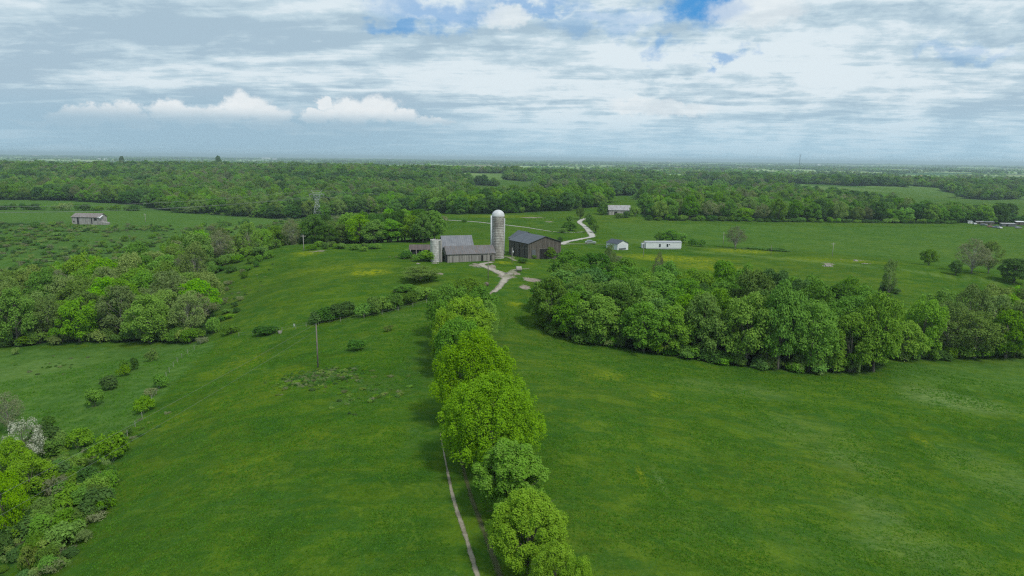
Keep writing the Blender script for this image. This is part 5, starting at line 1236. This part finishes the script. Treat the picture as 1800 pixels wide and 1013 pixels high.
# fence along the meadow edge
def fence(P, label, name='wire_fence', step=4.0, h=1.2):
    L = smooth_line(P, step); L = np.column_stack([L, ground(L[:, 0], L[:, 1])]); o0 = L[0]
    e = empty(name, tuple(o0), 0, label, 'fence'); 
    for q in L[:90]: d = q - o0; MB().tube([(d[0], d[1], d[2] - .3), (d[0] + R.uniform(-.05, .05), d[1], d[2] + h + R.uniform(-.1, .1))], .04, 5).build('post', MAT['pale_pole'], e)
    for k in (.5, 1.05): MB().tube([(q[0] - o0[0], q[1] - o0[1], q[2] - o0[2] + k) for q in L], .012, 3).build('strand', MAT['wire'], e)
fence([at(352, 606), at(320, 630), at(298, 655), at(275, 692), at(250, 735), at(212, 785), at(195, 830), at(140, 905), at(70, 1000)], 'old wire fence running down the meadow edge from the valley wood')
fence([at(420, 592), at(470, 588), at(520, 578), at(560, 571), at(640, 560), at(700, 547), at(750, 534)], 'old wire fence along the slanting hedge')
# white salt-tub and marker near the old fence row
for (a, b, c, d, l, m_) in ((517, 574, 2.4, 4.5, 'small white marker post on the old fence row', 'white_siding'), (492, 586, 7, 4, 'tan feed tub half sunk in the grass by the fence row', 'pale_bale')):
    p = at(a, b); s = float((p - CAM) @ fwd) / F0
    if d > c: o = MB().tube([(0, 0, -.2), (0, 0, d * s)], c * s * .35, 6).build('marker_post', MAT[m_]); kindtag(o, l, 'post')
    else: o = MB().lathe([(.01, 0), (c * s * .42, 0), (c * s * .5, d * s), (c * s * .44, d * s), (c * s * .38, .1), (.01, .1)], 16).build('feed_tub', MAT[m_]); kindtag(o, l, 'tub')
    o.location = tuple(p)
def pylon():
    Y = 575; p = gp(557, Y); tz = at_Y(557, 338, Y)[2]; H = tz - p[2]; e = empty('pylon', tuple(p), rad(18), 'grey lattice power pylon standing up from the woods', 'pylon')
    b = MB(); wlv = [(0, 3.6), (.25, 2.6), (.45, 1.9), (.62, 1.3), (.72, 1.9), (.90, 3.0)]; r_ = .13
    C4 = lambda w: [(-w, -w), (w, -w), (w, w), (-w, w)]
    r_ = .10
    for (t0, w0), (t1_, w1) in zip(wlv[:-1], wlv[1:]):
        A_ = [(x, y * (.6 if t0 > .5 else 1), t0 * H) for x, y in C4(w0)]; B_ = [(x, y * (.6 if t1_ > .5 else 1), t1_ * H) for x, y in C4(w1)]
        for k in range(4):
            b.tube([A_[k], B_[k]], r_, 4); b.tube([A_[k], B_[(k + 1) % 4]], r_ * .7, 4); b.tube([A_[(k + 1) % 4], B_[k]], r_ * .7, 4); b.tube([B_[k], B_[(k + 1) % 4]], r_ * .7, 4)
    b.build('lattice', MAT['galv'], e)
    a = MB(); aw = 6.2
    for sy in (-.6, .6): a.tube([(-aw, 0, .90 * H), (aw, 0, .90 * H)], r_, 4); a.tube([(-aw, 0, .90 * H), (-3, sy, .97 * H), (3, sy, .97 * H), (aw, 0, .90 * H)], r_, 4)
    for i in range(8): x = -aw + aw * 2 * i / 8; a.tube([(x, 0, .90 * H), (x + aw / 8, 0, .96 * H), (x + aw / 4, 0, .90 * H)], r_ * .6, 4)
    a.build('crossarm', MAT['galv'], e)
    k_ = MB(); 
    for s_ in (-1, 1): k_.tube([(s_ * 3, 0, .97 * H), (s_ * 4.4, 0, 1.08 * H), (s_ * 2.2, 0, .97 * H)], r_, 4)
    k_.build('peak', MAT['galv'], e)
    ins = []
    for x in (-5.8, 0, 5.8): MB().tube([(x, 0, .90 * H), (x, 0, .90 * H - 1.6)], .14, 6).build('insulator', MAT['galv'], e); ins.append(Vector((p[0] + x * math.cos(rad(18)), p[1] + x * math.sin(rad(18)), p[2] + .9 * H - 1.6)))
    for s_ in (-1, 1): ins.append(Vector((p[0] + s_ * 4.4 * math.cos(rad(18)), p[1] + s_ * 4.4 * math.sin(rad(18)), p[2] + 1.08 * H)))
    for i, q in enumerate(ins):
        f = Vector(at_Y(-160, 372, 470)) + Vector((0, i * 2.5, (q.z - ins[0].z) * .6)); wire(q, f, 5, .05, 'high-voltage line strung from the pylon over the scrubby valley', 'power_line', 'power line', 30, 'lines on the valley side of the pylon')
        g_ = Vector(at_Y(765, 336, 900)) + Vector((i * 1.5, 0, (q.z - ins[0].z) * .6)); wire(q, g_, 5, .05, 'high-voltage line strung from the pylon over the wood behind the silo', 'power_line', 'power line', 30, 'lines on the silo side of the pylon')
pylon()
def mast():
    global MAST_TOP
    Y = 3800; p = gp(1402, Y); tz = at_Y(1402, 272, Y)[2]; MAST_TOP = tz; H = tz - p[2]; e = empty('radio_mast', tuple(p), 0, 'thin lattice radio mast standing on the horizon', 'mast'); b = MB()
    P3 = [(math.cos(a) * 1.6, math.sin(a) * 1.6) for a in (0, 2.09, 4.19)]
    for (x, y) in P3: b.tube([(x, y, 0), (x, y, H)], .35, 4)
    n_ = 24
    for i in range(n_):
        for k in range(3): b.tube([(*P3[k], H * i / n_), (*P3[(k + 1) % 3], H * (i + 1) / n_)], .2, 3)
    b.build('lattice', MAT['trim'], e)
    MB().tube([(-7, 0, H - 1), (7, 0, H - 1)], .7, 6).build('antenna', MAT['trim'], e)
mast()

# ------------------------------------------------------------------ grass tufts giving the near pasture its nap
def tufts():
    rg = np.random.RandomState(21); n_ = 260000
    r = np.exp(rg.uniform(math.log(44), math.log(190), n_)); th = rg.uniform(-.72, .72, n_); x, y = r * np.sin(th), r * np.cos(th)
    m = rg.rand(n_) < sstep(fbm(x / 6, y / 6, 4), .25, .75)
    for P in WOODS.values(): m &= ~inpoly(x, y, P)
    m &= polydist(x, y, smooth_line(TRK, 6)) > 2.2
    x, y, r = x[m], y[m], r[m]; n_ = len(x); z = ground(x, y); s = rg.uniform(.5, 1.2, n_) * (.11 + r * .0010)
    V = []; base = np.stack([x, y, z - .03], 1)
    for k in range(3):
        a = rg.uniform(0, 6.28, n_); w = s * .42; u = np.stack([np.cos(a), np.sin(a), a * 0], 1); ln = np.stack([rg.normal(size=n_) * .5, rg.normal(size=n_) * .5, np.ones(n_)], 1)
        o = np.stack([rg.normal(size=n_), rg.normal(size=n_), np.zeros(n_)], 1) * s[:, None] * .5
        V += [base + o - u * w[:, None], base + o + u * w[:, None], base + o + ln * (s * rg.uniform(.6, 1.1, n_))[:, None]]
    V = np.stack(V, 1).reshape(-1, 3); F = np.arange(len(V)).reshape(-1, 3)
    o = link('grass', npmesh('grass', V, F, False, MAT['straw_tuft'])); kindtag(o, 'short tufted pasture grass over the near fields', None, None, 'stuff')
tufts()

# ------------------------------------------------------------------ air
def haze():
    m = bpy.data.materials.new('haze'); m.use_nodes = True; T = NT(m.node_tree); T.n.clear()
    o = T.node('ShaderNodeOutputMaterial'); v = T.node('ShaderNodeVolumePrincipled'); T.l.new(v.outputs[0], o.inputs['Volume'])
    v.inputs['Density'].default_value = HAZE; v.inputs['Color'].default_value = (.72, .92, 1, 1); v.inputs['Anisotropy'].default_value = .2
    zmin = float(GZ.min()) - 2; zt = max(float(GZ.max()) + 16, MAST_TOP + 4)
    ob = MB().box(-36000, -36000, zmin, 36000, 36000, zt).build('haze', m); kindtag(ob, 'pale blue-grey air haze over the whole country', None, None, 'stuff')
HAZE = 1.05e-4
haze()
print('objects', len(bpy.data.objects))
